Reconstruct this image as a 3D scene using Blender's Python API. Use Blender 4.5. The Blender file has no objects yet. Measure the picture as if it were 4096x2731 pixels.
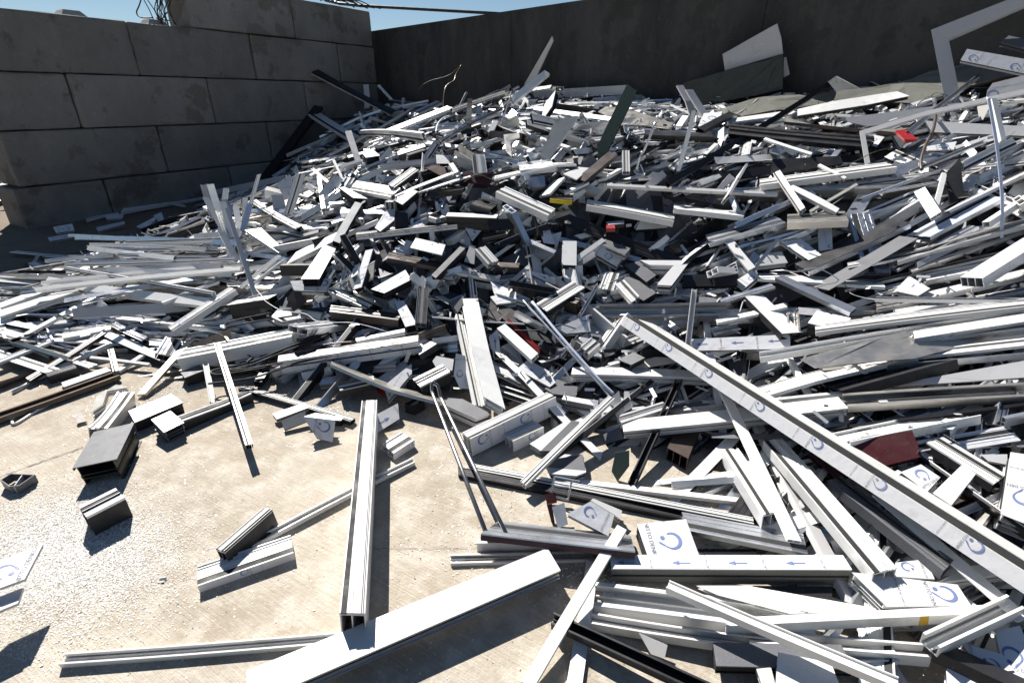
import bpy, bmesh, math, random
import numpy as np
from mathutils import Vector, Matrix
R = math.radians
sc = bpy.context.scene
# ------------------------------------------------------------------ camera, sky, sun, exposure
FPX, SW, SH, HOR, EYE = 2050.0, 4096, 2731, 400.0, 1.8          # lens measured from the block wall's joints
PITCH = math.atan((SH/2-HOR)/FPX)
cd = bpy.data.cameras.new('camera'); cam = bpy.data.objects.new('camera', cd); sc.collection.objects.link(cam)
cam.location = (0, 0, EYE); cam.rotation_euler = (R(90)-PITCH, 0, 0)
cd.sensor_width = 36; cd.lens = FPX/SW*36; cd.clip_start = .05; cd.clip_end = 3000
sc.camera = cam
SUN_AZ, SUN_EL = R(-30), R(40.5)                                  # from +Y towards -X
world = bpy.data.worlds.new('World'); sc.world = world; world.use_nodes = True
wn = world.node_tree; bg = wn.nodes['Background']
sky = wn.nodes.new('ShaderNodeTexSky'); sky.sky_type = 'NISHITA'; sky.sun_disc = False
sky.sun_elevation = SUN_EL; sky.sun_rotation = SUN_AZ; sky.air_density = 1.0; sky.dust_density = 0; sky.ozone_density = 3
wn.links.new(sky.outputs[0], bg.inputs[0]); bg.inputs[1].default_value = .034
sd = bpy.data.lights.new('sun', 'SUN'); sd.energy = 5; sd.angle = R(.5); sd.color = (1, .955, .89)
so = bpy.data.objects.new('sun', sd); sc.collection.objects.link(so)
sv = Vector((math.sin(SUN_AZ)*math.cos(SUN_EL), math.cos(SUN_AZ)*math.cos(SUN_EL), math.sin(SUN_EL)))
so.rotation_euler = sv.to_track_quat('Z', 'Y').to_euler()
sc.view_settings.view_transform = 'Standard'; sc.view_settings.look = 'None'; sc.view_settings.gamma = 1
sc.view_settings.exposure = 1.1
sc.render.engine = 'CYCLES'; sc.cycles.max_bounces = 6
rng = np.random.default_rng(7); random.seed(7)

# ------------------------------------------------------------------ reading directions off the lens
CAM = np.array([0, 0, EYE]); FWD = np.array([0, math.cos(PITCH), -math.sin(PITCH)])
UPV = np.array([0, math.sin(PITCH), math.cos(PITCH)]); RGT = np.array([1., 0, 0])
def nrm(v): return v/(np.linalg.norm(v)+1e-12)
def ray(x, y): return FWD + RGT*(x-SW/2)/FPX + UPV*(SH/2-y)/FPX
def at_depth(x, y, d): return CAM+ray(x, y)*d
def proj(P):
    v = np.asarray(P, float)-CAM; d = v@FWD
    return np.stack([SW/2+FPX*(v@RGT)/d, SH/2-FPX*(v@UPV)/d], -1), d
def ground_pt(x, y, z=0.):
    d = ray(x, y); return CAM+d*(z-EYE)/d[2]
KZ = 1400/2352
REG = {1:(0,0),2:(1300,0),3:(2696,0),4:(0,850),5:(1300,850),6:(2696,850),7:(0,1798),8:(1300,1798),9:(2696,1798)}
def src(r, p): return REG[r][0]+p[0]*KZ, REG[r][1]+p[1]*KZ
# walls: the block wall runs from WB along D1 to the corner WK, the cast wall from WK along D2
WB = ground_pt(107, 917)
D1 = ray(3450, 400); D1[2] = 0; D1 = nrm(D1); N1 = np.array([D1[1], -D1[0], 0])       # N1 faces the yard
D2 = -ray(-375, 400); D2[2] = 0; D2 = nrm(D2); N2 = np.array([D2[1], -D2[0], 0]); 
if N2@(CAM-WB) < 0: N2 = -N2
WK = WB+D1*7.75
def wall_pt(s, z, off=0.): return WK+D2*s+N2*off+np.array([0, 0, z])
def side_pt(s, z, off=0.): return WB+D1*s+N1*off+np.array([0, 0, z])
# ------------------------------------------------------------------ the heap's surface (thin plate spline)
kk = SW/2352
CP = []
for dx, dy, z in [(-150,1000,0),(0,900,.02),(260,830,.04),(400,890,.03),(600,890,.03),(800,950,.0),(1000,960,.0),(950,1010,0),(650,960,0),(1350,1020,.02),(1640,1050,.02),
    (1480,1190,0),(1690,1270,.02),(1300,1330,0),(1380,1540,.02),(1700,1555,.06),(2300,1500,.14),(2000,1330,.12),(2300,1250,.22),(1900,1120,.18),
    (1000,1200,0),(600,1200,0),(200,1200,0),(700,1500,0),(-200,1300,0),(0,720,.12),(200,670,.22),(-100,640,-.05),(60,600,-.03),(60,520,.0),(150,570,-.05),(300,550,-.05),(400,535,-.02),(440,500,.0),(330,490,.0),(540,480,.45),(900,340,.95),(1000,310,1.1),
    (300,600,.28),(480,490,.35),(560,560,.5),(600,700,.28),(800,800,.18),(800,600,.6),(700,450,.85),(1100,700,.38),(1100,880,.12),
    (1100,550,.72),(1176,420,1.12),(1500,450,1.05),(1500,600,.62),(1500,750,.34),(1500,900,.14),(1900,850,.36),(2000,700,.58),(2000,500,1.0),
    (2350,500,1.1),(2350,620,.85),(2350,800,.58),(2350,1000,.36),(2350,1200,.24),(2700,700,.8),(2700,1100,.4),(2600,1500,.2)]:
    P = ground_pt(dx*kk, dy*kk, z); CP.append((P[0], P[1], z))
for s, z in [(0,1.6),(2,1.75),(4.5,1.9),(7,1.9),(9,1.85),(11,1.9),(13,2.0)]:
    P = wall_pt(s, z, .1); CP.append((P[0], P[1], z))
    P = wall_pt(s+.3, z, 2.0); CP.append((P[0], P[1], z-.38)) if s > 1 else None
for s, z in [(7.5,1.7),(6.6,1.3),(5.5,.8),(4.4,.33),(3.4,.1),(2.5,.04),(1.5,.03),(0,.0)]:
    P = side_pt(s, z, .1); CP.append((P[0], P[1], z))
CP = np.array(CP)
def _tps(r2): return np.where(r2 > 1e-9, .5*r2*np.log(r2+1e-12), 0)
_n = len(CP); _r2 = ((CP[:, None, :2]-CP[None, :, :2])**2).sum(-1)
_A = np.zeros((_n+3, _n+3)); _A[:_n, :_n] = _tps(_r2)+np.eye(_n)*.05
_A[:_n, _n] = 1; _A[:_n, _n+1:] = CP[:, :2]; _A[_n, :_n] = 1; _A[_n+1:, :_n] = CP[:, :2].T
_w = np.linalg.solve(_A, np.r_[CP[:, 2], 0, 0, 0])
def zs(x, y):
    x = np.asarray(x, float); y = np.asarray(y, float)
    r2 = (x[..., None]-CP[:, 0])**2+(y[..., None]-CP[:, 1])**2
    z = _tps(r2)@_w[:_n]+_w[_n]+_w[_n+1]*x+_w[_n+2]*y
    return np.clip(z-.025, 0, 2.15)
TT = np.concatenate([np.arange(.9, 5, .01), np.arange(5, 17, .02)])
def on_heap(x, y, h=0., wall=.04):
    """first point along the sight line that is h above the heap, the ground or touches a wall"""
    d = ray(x, y); P = CAM+d*TT[:, None]
    hit = (P[:, 2] < zs(P[:, 0], P[:, 1])+h) | (((P-WK)@N2) < wall) | ((((P-WB)@N1) < wall) & (((P-WB)@D1) > 0))
    i = int(np.argmax(hit)) if hit.any() else len(TT)-1
    return P[i]
# ------------------------------------------------------------------ materials
MATS = {}
def mat(name): return MATS[name]
def newmat(name):
    m = bpy.data.materials.new(name); m.use_nodes = True; nt = m.node_tree
    b = nt.nodes['Principled BSDF']; return m, nt, b
def nd(nt, t, **k):
    n = nt.nodes.new(t)
    for a, v in k.items():
        if a in n.inputs: n.inputs[a].default_value = v
        else: setattr(n, a, v)
    return n
def mixc(nt, f, a, b, blend='MIX'):
    n = nt.nodes.new('ShaderNodeMix'); n.data_type = 'RGBA'; n.blend_type = blend
    for i, v in ((0, f), (6, a), (7, b)):
        if hasattr(v, 'links') or hasattr(v, 'is_linked'): nt.links.new(v, n.inputs[i])
        else: n.inputs[i].default_value = v if i == 0 else (*v, 1)
    return n.outputs[2]
def ramp(nt, f, p0, p1, v0=0., v1=1.):
    n = nt.nodes.new('ShaderNodeMapRange'); n.inputs[1].default_value = p0; n.inputs[2].default_value = p1
    n.inputs[3].default_value = v0; n.inputs[4].default_value = v1; nt.links.new(f, n.inputs[0]); return n.outputs[0]
def coords(nt, scale=(1, 1, 1)):
    tc = nt.nodes.new('ShaderNodeTexCoord'); oi = nt.nodes.new('ShaderNodeObjectInfo')
    ml = nd(nt, 'ShaderNodeMath', operation='MULTIPLY'); ml.inputs[1].default_value = 37; nt.links.new(oi.outputs['Random'], ml.inputs[0])
    ad = nd(nt, 'ShaderNodeVectorMath', operation='ADD'); nt.links.new(tc.outputs['Object'], ad.inputs[0]); nt.links.new(ml.outputs[0], ad.inputs[1])
    mp = nd(nt, 'ShaderNodeMapping'); mp.inputs['Scale'].default_value = scale; nt.links.new(ad.outputs[0], mp.inputs[0])
    return mp.outputs[0], oi.outputs['Random']
def noise(nt, v, scale, detail=3, rough=.55):
    n = nd(nt, 'ShaderNodeTexNoise'); n.inputs['Scale'].default_value = scale; n.inputs['Detail'].default_value = detail
    n.inputs['Roughness'].default_value = rough; nt.links.new(v, n.inputs['Vector']); return n.outputs[0]
def coat(name, col, rough=.4, metal=0., dirt=.25, speck=0., dirtcol=(.16, .13, .10), scr=0., spec=.5):
    m, nt, b = newmat(name); v, rnd = coords(nt)
    n1 = noise(nt, v, 9, 5, .65); n2 = noise(nt, v, 140, 2)
    d1 = ramp(nt, n1, .56, .78, 0, dirt)
    c = mixc(nt, d1, col, dirtcol)
    vr = ramp(nt, rnd, 0, 1, .80, 1.0)
    c = mixc(nt, 1., c, (1, 1, 1), 'MULTIPLY'); mm = c.node; 
    cb = nd(nt, 'ShaderNodeCombineColor'); [nt.links.new(vr, cb.inputs[i]) for i in range(3)]; nt.links.new(cb.outputs[0], mm.inputs[7])
    sp = ramp(nt, n2, .68, .74, 0, .55)
    c = mixc(nt, sp, c, tuple(.3*x+.10 for x in col) if sum(col) > 1 else tuple(x*2+.12 for x in col))
    if speck:
        n3 = noise(nt, v, 420, 1); c = mixc(nt, ramp(nt, n3, .60, .68, 0, speck), c, tuple(x*1.8+.10 for x in col))
    nt.links.new(c, b.inputs['Base Color']); b.inputs['Metallic'].default_value = metal
    rr = ramp(nt, n1, .3, .8, rough*.8, min(1, rough*1.5)); nt.links.new(rr, b.inputs['Roughness'])
    b.inputs['Specular IOR Level'].default_value = spec
    bp = nd(nt, 'ShaderNodeBump'); bp.inputs['Strength'].default_value = .25; bp.inputs['Distance'].default_value = .01
    nb = noise(nt, v, {0: 5, 1: 60, 2: 22}[scr], 3)
    if scr == 2: bp.inputs['Distance'].default_value = .012; bp.inputs['Strength'].default_value = .16
    nt.links.new(nb, bp.inputs['Height']); nt.links.new(bp.outputs[0], b.inputs['Normal'])
    MATS[name] = m; return m
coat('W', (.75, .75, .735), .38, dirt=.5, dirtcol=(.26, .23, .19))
coat('F', (.70, .70, .72), .30, dirt=.35, scr=2)
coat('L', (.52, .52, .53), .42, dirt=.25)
coat('Q', (.62, .60, .54), .6, dirt=.9, dirtcol=(.20, .15, .10))
coat('S', (.62, .64, .68), .30, .85, dirt=.35)
coat('M', (.60, .57, .52), .36, .9, dirt=.45, scr=0)
coat('K', (.018, .018, .021), .42, dirt=.15, speck=.06, spec=.35)
coat('G', (.115, .118, .130), .5, dirt=.2, speck=.4, spec=.35)
coat('N', (.060, .042, .034), .4, dirt=.2, speck=.2)
coat('B', (.13, .08, .04), .35, .5, dirt=.3)
coat('X', (.055, .009, .011), .4, dirt=.2)
coat('E', (.085, .11, .08), .4, dirt=.25, speck=.1)
coat('D', (.020, .028, .024), .4, dirt=.3)
coat('O', (.17, .17, .148), .45, dirt=.3)
coat('R', (.30, .012, .014), .35, dirt=.2)
coat('Y', (.80, .60, .01), .4, dirt=.1)
coat('U', (.15, .20, .40), .5, dirt=.8, dirtcol=(.6, .6, .6))          # blue print
coat('V', (.18, .19, .22), .6, dirt=.7, dirtcol=(.6, .6, .6))
coat('A', (.03, .33, .70), .5)
coat('P', (.30, .30, .31), .35, .8)          # grey print
coat('J', (.012, .012, .013), .7, dirt=.1)       # rubber and polyamide
coat('T', (.55, .34, .03), .6, dirt=.2)          # tape
coat('C', (.60, .66, .80), .25, dirt=.2)         # plastic strip
coat('chip', (.80, .80, .79), .85, 0, dirt=.05, spec=.1)
coat('chipd', (.25, .22, .18), .6, dirt=.1)
coat('wire', (.035, .026, .022), .6, .3)
def concrete_wall(name, c0, c1, c2, streak, stain):
    m, nt, b = newmat(name); tc = nt.nodes.new('ShaderNodeNewGeometry'); oi = nt.nodes.new('ShaderNodeObjectInfo'); v = tc.outputs['Position']
    mp = nd(nt, 'ShaderNodeMapping'); mp.inputs['Scale'].default_value = streak; nt.links.new(v, mp.inputs[0])
    s1 = noise(nt, mp.outputs[0], 1., 6, .7); n1 = noise(nt, v, 1.1, 6, .6); n2 = noise(nt, v, 14, 4); n3 = noise(nt, v, 90, 2)
    c = mixc(nt, ramp(nt, s1, .35, .66), c0, c1)
    c = mixc(nt, ramp(nt, n1, .565, .60, 0, stain), c, c2); n5 = noise(nt, v, 3.3, 7, .7); c = mixc(nt, ramp(nt, n5, .60, .63, 0, stain*.7), c, c2)
    c = mixc(nt, ramp(nt, n2, .6, .75, 0, .35), c, tuple(x*1.5 for x in c1))
    c = mixc(nt, ramp(nt, n3, .62, .7, 0, .5), c, tuple(x*.5 for x in c0))
    vr = ramp(nt, oi.outputs['Random'], 0, 1, .82, 1.12); cb = nd(nt, 'ShaderNodeCombineColor'); [nt.links.new(vr, cb.inputs[i]) for i in range(3)]
    c = mixc(nt, 1., c, (1, 1, 1), 'MULTIPLY'); nt.links.new(cb.outputs[0], c.node.inputs[7])
    nt.links.new(c, b.inputs['Base Color']); b.inputs['Roughness'].default_value = .9; b.inputs['Specular IOR Level'].default_value = .2
    bp = nd(nt, 'ShaderNodeBump'); bp.inputs['Strength'].default_value = .5; bp.inputs['Distance'].default_value = .012
    nt.links.new(n2, bp.inputs['Height']); nt.links.new(bp.outputs[0], b.inputs['Normal']); MATS[name] = m
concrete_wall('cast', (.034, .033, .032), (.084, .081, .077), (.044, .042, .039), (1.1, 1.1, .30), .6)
concrete_wall('block', (.142, .138, .130), (.198, .193, .184), (.092, .085, .072), (1.3, 1.3, .9), .65)
concrete_wall('blocktop', (.30, .29, .27), (.36, .35, .32), (.22, .21, .19), (1.2, 1.2, 1.2), .5)
def ground_mat():
    m, nt, b = newmat('yard'); tc = nt.nodes.new('ShaderNodeTexCoord'); v = tc.outputs['Object']
    a = ground_pt(*src(8, (1150, 1150))); e = ground_pt(*src(8, (1500, 1335))); ang = math.atan2(e[1]-a[1], e[0]-a[0])
    mp = nd(nt, 'ShaderNodeMapping'); mp.vector_type = 'TEXTURE'; mp.inputs['Rotation'].default_value = (0, 0, ang)
    mp.inputs['Scale'].default_value = (.16, .006, 1); nt.links.new(v, mp.inputs[0])
    ln = noise(nt, mp.outputs[0], 1., 3, .6); n1 = noise(nt, v, 1.6, 7, .62); n2 = noise(nt, v, 7, 6, .65); n3 = noise(nt, v, 60, 4, .7); n4 = noise(nt, v, 260, 2)
    c = mixc(nt, ramp(nt, n1, .38, .62), (.315, .27, .213), (.405, .363, .30))
    c = mixc(nt, ramp(nt, n2, .45, .66, 0, .8), c, (.52, .485, .42))
    c = mixc(nt, ramp(nt, ln, .52, .75, 0, .38), c, (.23, .18, .13))
    c = mixc(nt, ramp(nt, ln, .47, .28, 0, .40), c, (.56, .51, .43))
    c = mixc(nt, ramp(nt, n3, .60, .74, 0, .55), c, (.20, .155, .11))
    c = mixc(nt, ramp(nt, n3, .42, .30, 0, .5), c, (.60, .57, .51))
    c = mixc(nt, ramp(nt, n4, .62, .72, 0, .5), c, (.14, .11, .08))
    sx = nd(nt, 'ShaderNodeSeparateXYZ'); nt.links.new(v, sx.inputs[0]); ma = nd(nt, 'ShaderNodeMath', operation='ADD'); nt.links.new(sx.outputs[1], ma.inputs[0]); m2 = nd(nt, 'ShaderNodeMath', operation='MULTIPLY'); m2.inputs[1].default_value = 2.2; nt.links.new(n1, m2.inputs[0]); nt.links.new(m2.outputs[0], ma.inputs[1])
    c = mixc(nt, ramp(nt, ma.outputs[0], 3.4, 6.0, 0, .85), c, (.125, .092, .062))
    nt.links.new(c, b.inputs['Base Color']); b.inputs['Roughness'].default_value = .92; b.inputs['Specular IOR Level'].default_value = .15
    ad = nd(nt, 'ShaderNodeMath', operation='ADD'); nt.links.new(ln, ad.inputs[0]); nt.links.new(n3, ad.inputs[1])
    bp = nd(nt, 'ShaderNodeBump'); bp.inputs['Strength'].default_value = .55; bp.inputs['Distance'].default_value = .006
    nt.links.new(ad.outputs[0], bp.inputs['Height']); nt.links.new(bp.outputs[0], b.inputs['Normal']); MATS['yard'] = m
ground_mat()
# ------------------------------------------------------------------ mesh helpers
COL = sc.collection
def link(name, verts, faces, mats, mi=None, parent=None, origin=None, smooth=False):
    o = np.zeros(3) if origin is None else np.asarray(origin)
    me = bpy.data.meshes.new(name); me.from_pydata([tuple(p-o) for p in np.asarray(verts, float)], [], [tuple(f) for f in faces])
    for mname in mats: me.materials.append(MATS[mname])
    if mi is not None: me.polygons.foreach_set('material_index', mi)
    if smooth: me.polygons.foreach_set('use_smooth', [True]*len(me.polygons))
    me.update()
    ob = bpy.data.objects.new(name, me); COL.objects.link(ob)
    if parent is not None: ob.parent = parent
    else: ob.location = tuple(o)
    return ob
def tag(o, label=None, cat=None, group=None, kind=None):
    if label: o['label'] = label
    if cat: o['category'] = cat
    if group: o['group'] = group
    if kind: o['kind'] = kind
    return o
class MB:
    def __init__(s): s.v = []; s.f = []; s.m = []; s.slots = []
    def slot(s, m):
        if m not in s.slots: s.slots.append(m)
        return s.slots.index(m)
    def hexa(s, c8, m, mtop=None):
        b = len(s.v); s.v += [np.asarray(p, float) for p in c8]; i = s.slot(m)
        for k, q in enumerate(((0,1,2,3),(7,6,5,4),(0,4,5,1),(1,5,6,2),(2,6,7,3),(3,7,4,0))):
            s.f.append([b+j for j in q]); s.m.append(s.slot(mtop) if (mtop and k == 0) else i)
    def strip(s, secs, m, mtop=None):
        b = len(s.v); k = len(secs)
        for c in secs: s.v += [np.asarray(p, float) for p in c]
        i0 = s.slot(m); it = s.slot(mtop) if mtop else i0
        s.f += [[b, b+1, b+2, b+3], [b+4*k-1, b+4*k-2, b+4*k-3, b+4*k-4]]; s.m += [i0, i0]
        for j in range(k-1):
            for a in range(4):
                c = (a+1) % 4; q = b+4*j; s.f.append([q+a, q+4+a, q+4+c, q+c]); s.m.append(it if a == 0 else i0)
    def prism(s, top, bot, m, mtop=None):
        b = len(s.v); n = len(top); s.v += [np.asarray(p, float) for p in top]+[np.asarray(p, float) for p in bot]
        s.f.append([b+i for i in range(n)]); s.m.append(s.slot(mtop or m))
        s.f.append([b+n+i for i in reversed(range(n))]); s.m.append(s.slot(m))
        for i in range(n):
            j = (i+1) % n; s.f.append([b+i, b+n+i, b+n+j, b+j]); s.m.append(s.slot(m))
    def tube(s, pts, r, m, n=8, flat=1.):
        pts = [np.asarray(p, float) for p in pts]; b = len(s.v); i0 = s.slot(m); k = len(pts)
        up0 = None
        for i, p in enumerate(pts):
            t = nrm(pts[min(i+1, k-1)]-pts[max(i-1, 0)])
            u = np.cross(t, [0, 0, 1.]) if up0 is None else up0-t*(up0@t)
            u = nrm(u if np.linalg.norm(u) > 1e-3 else np.array([1., 0, 0])); up0 = u; w = np.cross(t, u)
            for a in range(n): s.v.append(p+r*(u*math.cos(2*math.pi*a/n)+flat*w*math.sin(2*math.pi*a/n)))
        for i in range(k-1):
            for a in range(n):
                c = (a+1) % n; s.f.append([b+i*n+a, b+i*n+c, b+(i+1)*n+c, b+(i+1)*n+a]); s.m.append(i0)
        s.f.append([b+a for a in reversed(range(n))]); s.m.append(i0); s.f.append([b+(k-1)*n+a for a in range(n)]); s.m.append(i0)
    def build(s, name, parent=None, origin=None, smooth=False): return link(name, s.v, s.f, s.slots, s.m, parent, origin, smooth)
def smoothpts(pts, sub=5):
    pts = [np.asarray(p, float) for p in pts]; out = []
    P = [pts[0]]+pts+[pts[-1]]
    for i in range(1, len(P)-2):
        for k in range(sub):
            t = k/sub; a, b, c, d = P[i-1:i+3]
            out.append(.5*((2*b)+(-a+c)*t+(2*a-5*b+4*c-d)*t*t+(-a+3*b-3*c+d)*t**3))
    return out+[pts[-1]]
# ------------------------------------------------------------------ aluminium sections: rectangles (u0,u1,v0,v1,role); u across the face, v into the depth
def section(kind, W, T, var=0):
    th = max(.0022, min(.0045, .10*min(W, T)))
    if kind == 'sheet': return [(0, W, 0, T, 'top')]
    if kind == 'bar': return [(0, W, 0, T, 'top')]
    if kind == 'box':
        r = [(0, W, 0, th, 'top'), (0, W, T-th, T, 's'), (0, th, th, T-th, 's'), (W-th, W, th, T-th, 's')]
        if W > 1.6*T: r.append((W*.52, W*.52+th, th, T-th, 's'))
        return r
    if kind == 'tri':
        r = [(0, W, 0, th, 'top'), (0, W, T-th, T, 's'), (0, th, th, T-th, 's'), (W-th, W, th, T-th, 's')]
        r += [(W*.34, W*.34+th, th, T-th, 's'), (W*.67, W*.67+th, th, T-th, 's')]
        return r
    if kind == 'win':
        i = .09*W; e = W-i
        return [(0, W, 0, th, 'top'), (0, th, th, .13*T, 'top'), (W-th, W, th, .13*T, 'top'),
                (i, i+th, th, .42*T, 's'), (e-th, e, th, .42*T, 's'), (i, e, .42*T, .42*T+th, 's'),
                (i-.015*W, i+.03*W, .42*T+th, .58*T, 'j'), (e-.03*W, e+.015*W, .42*T+th, .58*T, 'j'),
                (i, e, .58*T, .58*T+th, 's'), (i, i+th, .58*T+th, T-th, 's'), (e-th, e, .58*T+th, T-th, 's'), (.03*W, .97*W, T-th, T, 's')]
    if kind == 'rib':
        g = .10*T if T < .09 else .009
        r = [(0, W, g, g+th, 'top'), (th*2, W-th*2, T-th, T, 's'), (0, th, g+th, T, 's'), (W-th, W, g+th, T, 's'), (W*.5, W*.5+th, g+th, T-th, 's')]
        pats = [[(0,.10),(.14,.17),(.42,.62),(.66,.69),(.90,1)], [(0,.05),(.30,.34),(.38,.64),(.68,.72),(.80,.83),(.95,1)], [(0,.22),(.26,.29),(.50,.53),(.78,.81),(.85,1)], [(0,.06),(.10,.13),(.17,.50),(.515,.72),(.94,1)], [(.46,1)]]
        gk = [(.19,.40), (.07,.28), (.55,.75), (.74,.93), (.03,.44)]
        for a, b in pats[var % 3 if var > 4 else var]: r.append((a*W, b*W, 0, g, 'top'))
        a, b = gk[var % 3 if var > 4 else var]; r.append((a*W, b*W, g*.35, g, 'j'))
        return r
    if kind == 'chan':
        return [(0, W, T-th, T, 'top'), (0, th, 0, T-th, 'top'), (W-th, W, 0, T-th, 'top'), (th, .16*W, 0, th, 'top'), (.84*W, W-th, 0, th, 'top'),
                (.30*W, .30*W+th, T-th*3.5, T-th, 'top'), (.66*W, .66*W+th, T-th*3.5, T-th, 'top')]
    if kind == 'ang':
        return [(0, W, T-th, T, 'top'), (0, th, 0, T-th, 's'), (W-th, W, T*.6, T-th, 'top'), (.45*W, .45*W+th, T*.75, T-th, 'top')]
    raise ValueError(kind)
def extrude(mb, mj, rects, O, e, w, n, L, ska, skb, m0, m1, mj_m='J', bend=None):
    """rectangles along e; ends sheared by ska/skb times u (mitre cuts); bend = (sideways, down, kink place, kink, twist)"""
    K = 1 if (L < .4 or bend is None) else 7
    xs = [i/K for i in range(K+1)]
    if bend and bend[3]: xs = sorted(set(xs+[bend[2], bend[2]+.03]))
    flip = np.dot(np.cross(e, w), n) > 0
    for u0, u1, v0, v1, role in rects:
        def P(x, u, v):
            q = O+e*(x*L+(ska*(1-x)+skb*x)*u)+w*u+n*v
            if bend and K > 1:
                s = 4*x*(1-x); q = q+w*(bend[0]*s*L)+n*(bend[1]*s*L)
                if bend[3]: k = min(x/bend[2], (1-x)/(1-bend[2])); q = q+(w*.6+n)*(bend[3]*L*max(0, k))
                if bend[4]: q = q+n*(u*bend[4]*math.sin(3.1*x))
            return q
        secs = []
        for x in xs:
            c = [P(x, u0, v0), P(x, u1, v0), P(x, u1, v1), P(x, u0, v1)]
            if flip: c = [c[1], c[0], c[3], c[2]]
            secs.append(c)
        t = mj if (role == 'j' and mj is not None) else mb
        if role == 'j': t.strip(secs, mj_m)
        elif role == 'top': t.strip(secs, m1 if v1-v0 > u1-u0 else m0, m0)
        else: t.strip(secs, m1)
def rbend(L, printed=False):
    if printed or L < .4: return None
    k = rng.random() < .22
    return (rng.normal(0, .004), rng.normal(0, .004), rng.uniform(.2, .8), rng.choice([-1, 1])*rng.uniform(.01, .035) if k else 0, rng.normal(0, .15) if rng.random() < .3 else 0)
# ------------------------------------------------------------------ the film's print: words, arrow and hook mark as flat ink
_tx = {}
def text_tris(s):
    if s not in _tx:
        cu = bpy.data.curves.new('t', 'FONT'); cu.body = s; cu.size = 1; cu.align_x = 'CENTER'; cu.align_y = 'CENTER'; cu.resolution_u = 2
        o = bpy.data.objects.new('t', cu); COL.objects.link(o); dg = bpy.context.evaluated_depsgraph_get()
        me = bpy.data.meshes.new_from_object(o.evaluated_get(dg)); COL.objects.unlink(o); bpy.data.objects.remove(o)
        V = np.array([v.co[:2] for v in me.vertices]); Fc = [list(p.vertices) for p in me.polygons]; bpy.data.meshes.remove(me)
        _tx[s] = (V, Fc)
    return _tx[s]
def hook():
    V = []; Fc = []; n = 14
    for i in range(n+1):                        # an open ring that thins to a tail
        a = R(200-250*i/n); t = .06+.15*math.sin(math.pi*min(1, i/n*1.05))
        for r in (.5-t/2, .5+t/2): V.append((r*math.cos(a), r*math.sin(a)))
    for i in range(n): Fc.append([2*i, 2*i+2, 2*i+3, 2*i+1])
    b = len(V); V += [(.25, -.42), (.40, -.36), (.12, -.72), (-.02, -.82), (.02, -.66)]; Fc += [[b, b+1, b+2, b+3, b+4]]
    b = len(V); V += [(-.25+.14*math.cos(R(36*k)), -.50+.14*math.sin(R(36*k))) for k in range(10)]; Fc.append([b+k for k in range(10)])
    return np.array(V), Fc
def arrow(): return np.array([(-.5,-.035),(.15,-.035),(.15,.035),(-.5,.035),(.1,-.15),(.5,0),(.1,.15)]), [[0,1,2,3],[4,5,6]]
HOOK, ARR = hook(), arrow()
def pr(shape, x, y, s, a, m): V, Fc = shape; c, q = math.cos(R(a)), math.sin(R(a)); return (V@np.array([[c, q], [-q, c]])*s+np.array([x, y]), Fc, m)
def pattern(kind, L, W, ph=0.):
    out = []
    if kind == 'n':                             # words and hook across the strip
        s = min(.07, W*.7) if W < .14 else .065; x = .05+ph*1.5
        while x < L:
            out += [pr(HOOK, x, W*.35, s*.8, 90, 'U'), pr(text_tris('NITTO DENKO'), x+s*.75, W*.5, s*.26, 90, 'V'),
                    pr(text_tris('LASERGUARD for Laser Cutting'), x+s*2.1, W*.5, s*.17, 90, 'V')]
            x += rng.uniform(.27, .36)
    elif kind == 'b':                           # one big mark
        s = min(L, W); out += [pr(HOOK, L*.42, W*.56, s*.42, 0, 'U'), pr(text_tris('NITTO DENKO'), L*.5, W*.12, s*.16, 0, 'V')]
    elif kind == 'B': s = min(L, W); out += [pr(HOOK, L*.42, W*.56, s*.42, 90, 'U'), pr(text_tris('NITTO DENKO'), L*.82, W*.5, s*.15, 90, 'V')]
    elif kind == 'a' or kind == 'A':
        x = .06+ph; d = 0 if kind == 'a' else 180
        while x < L:
            out += [pr(ARR, x, W*.42, .075, d, 'U'), pr(text_tris('LASERGUARD for Laser Cutting'), x+.10, W*.5, .016, 90, 'V')]; x += .22
    elif kind == 't':
        s = min(L, W); out += [pr(text_tris('LASERGUARD for Laser Cutting'), L*.5, W*.5, s*.10, 8, 'V'), pr(HOOK, L*.15, W*.1, s*.4, 30, 'U')]
    return out
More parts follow.
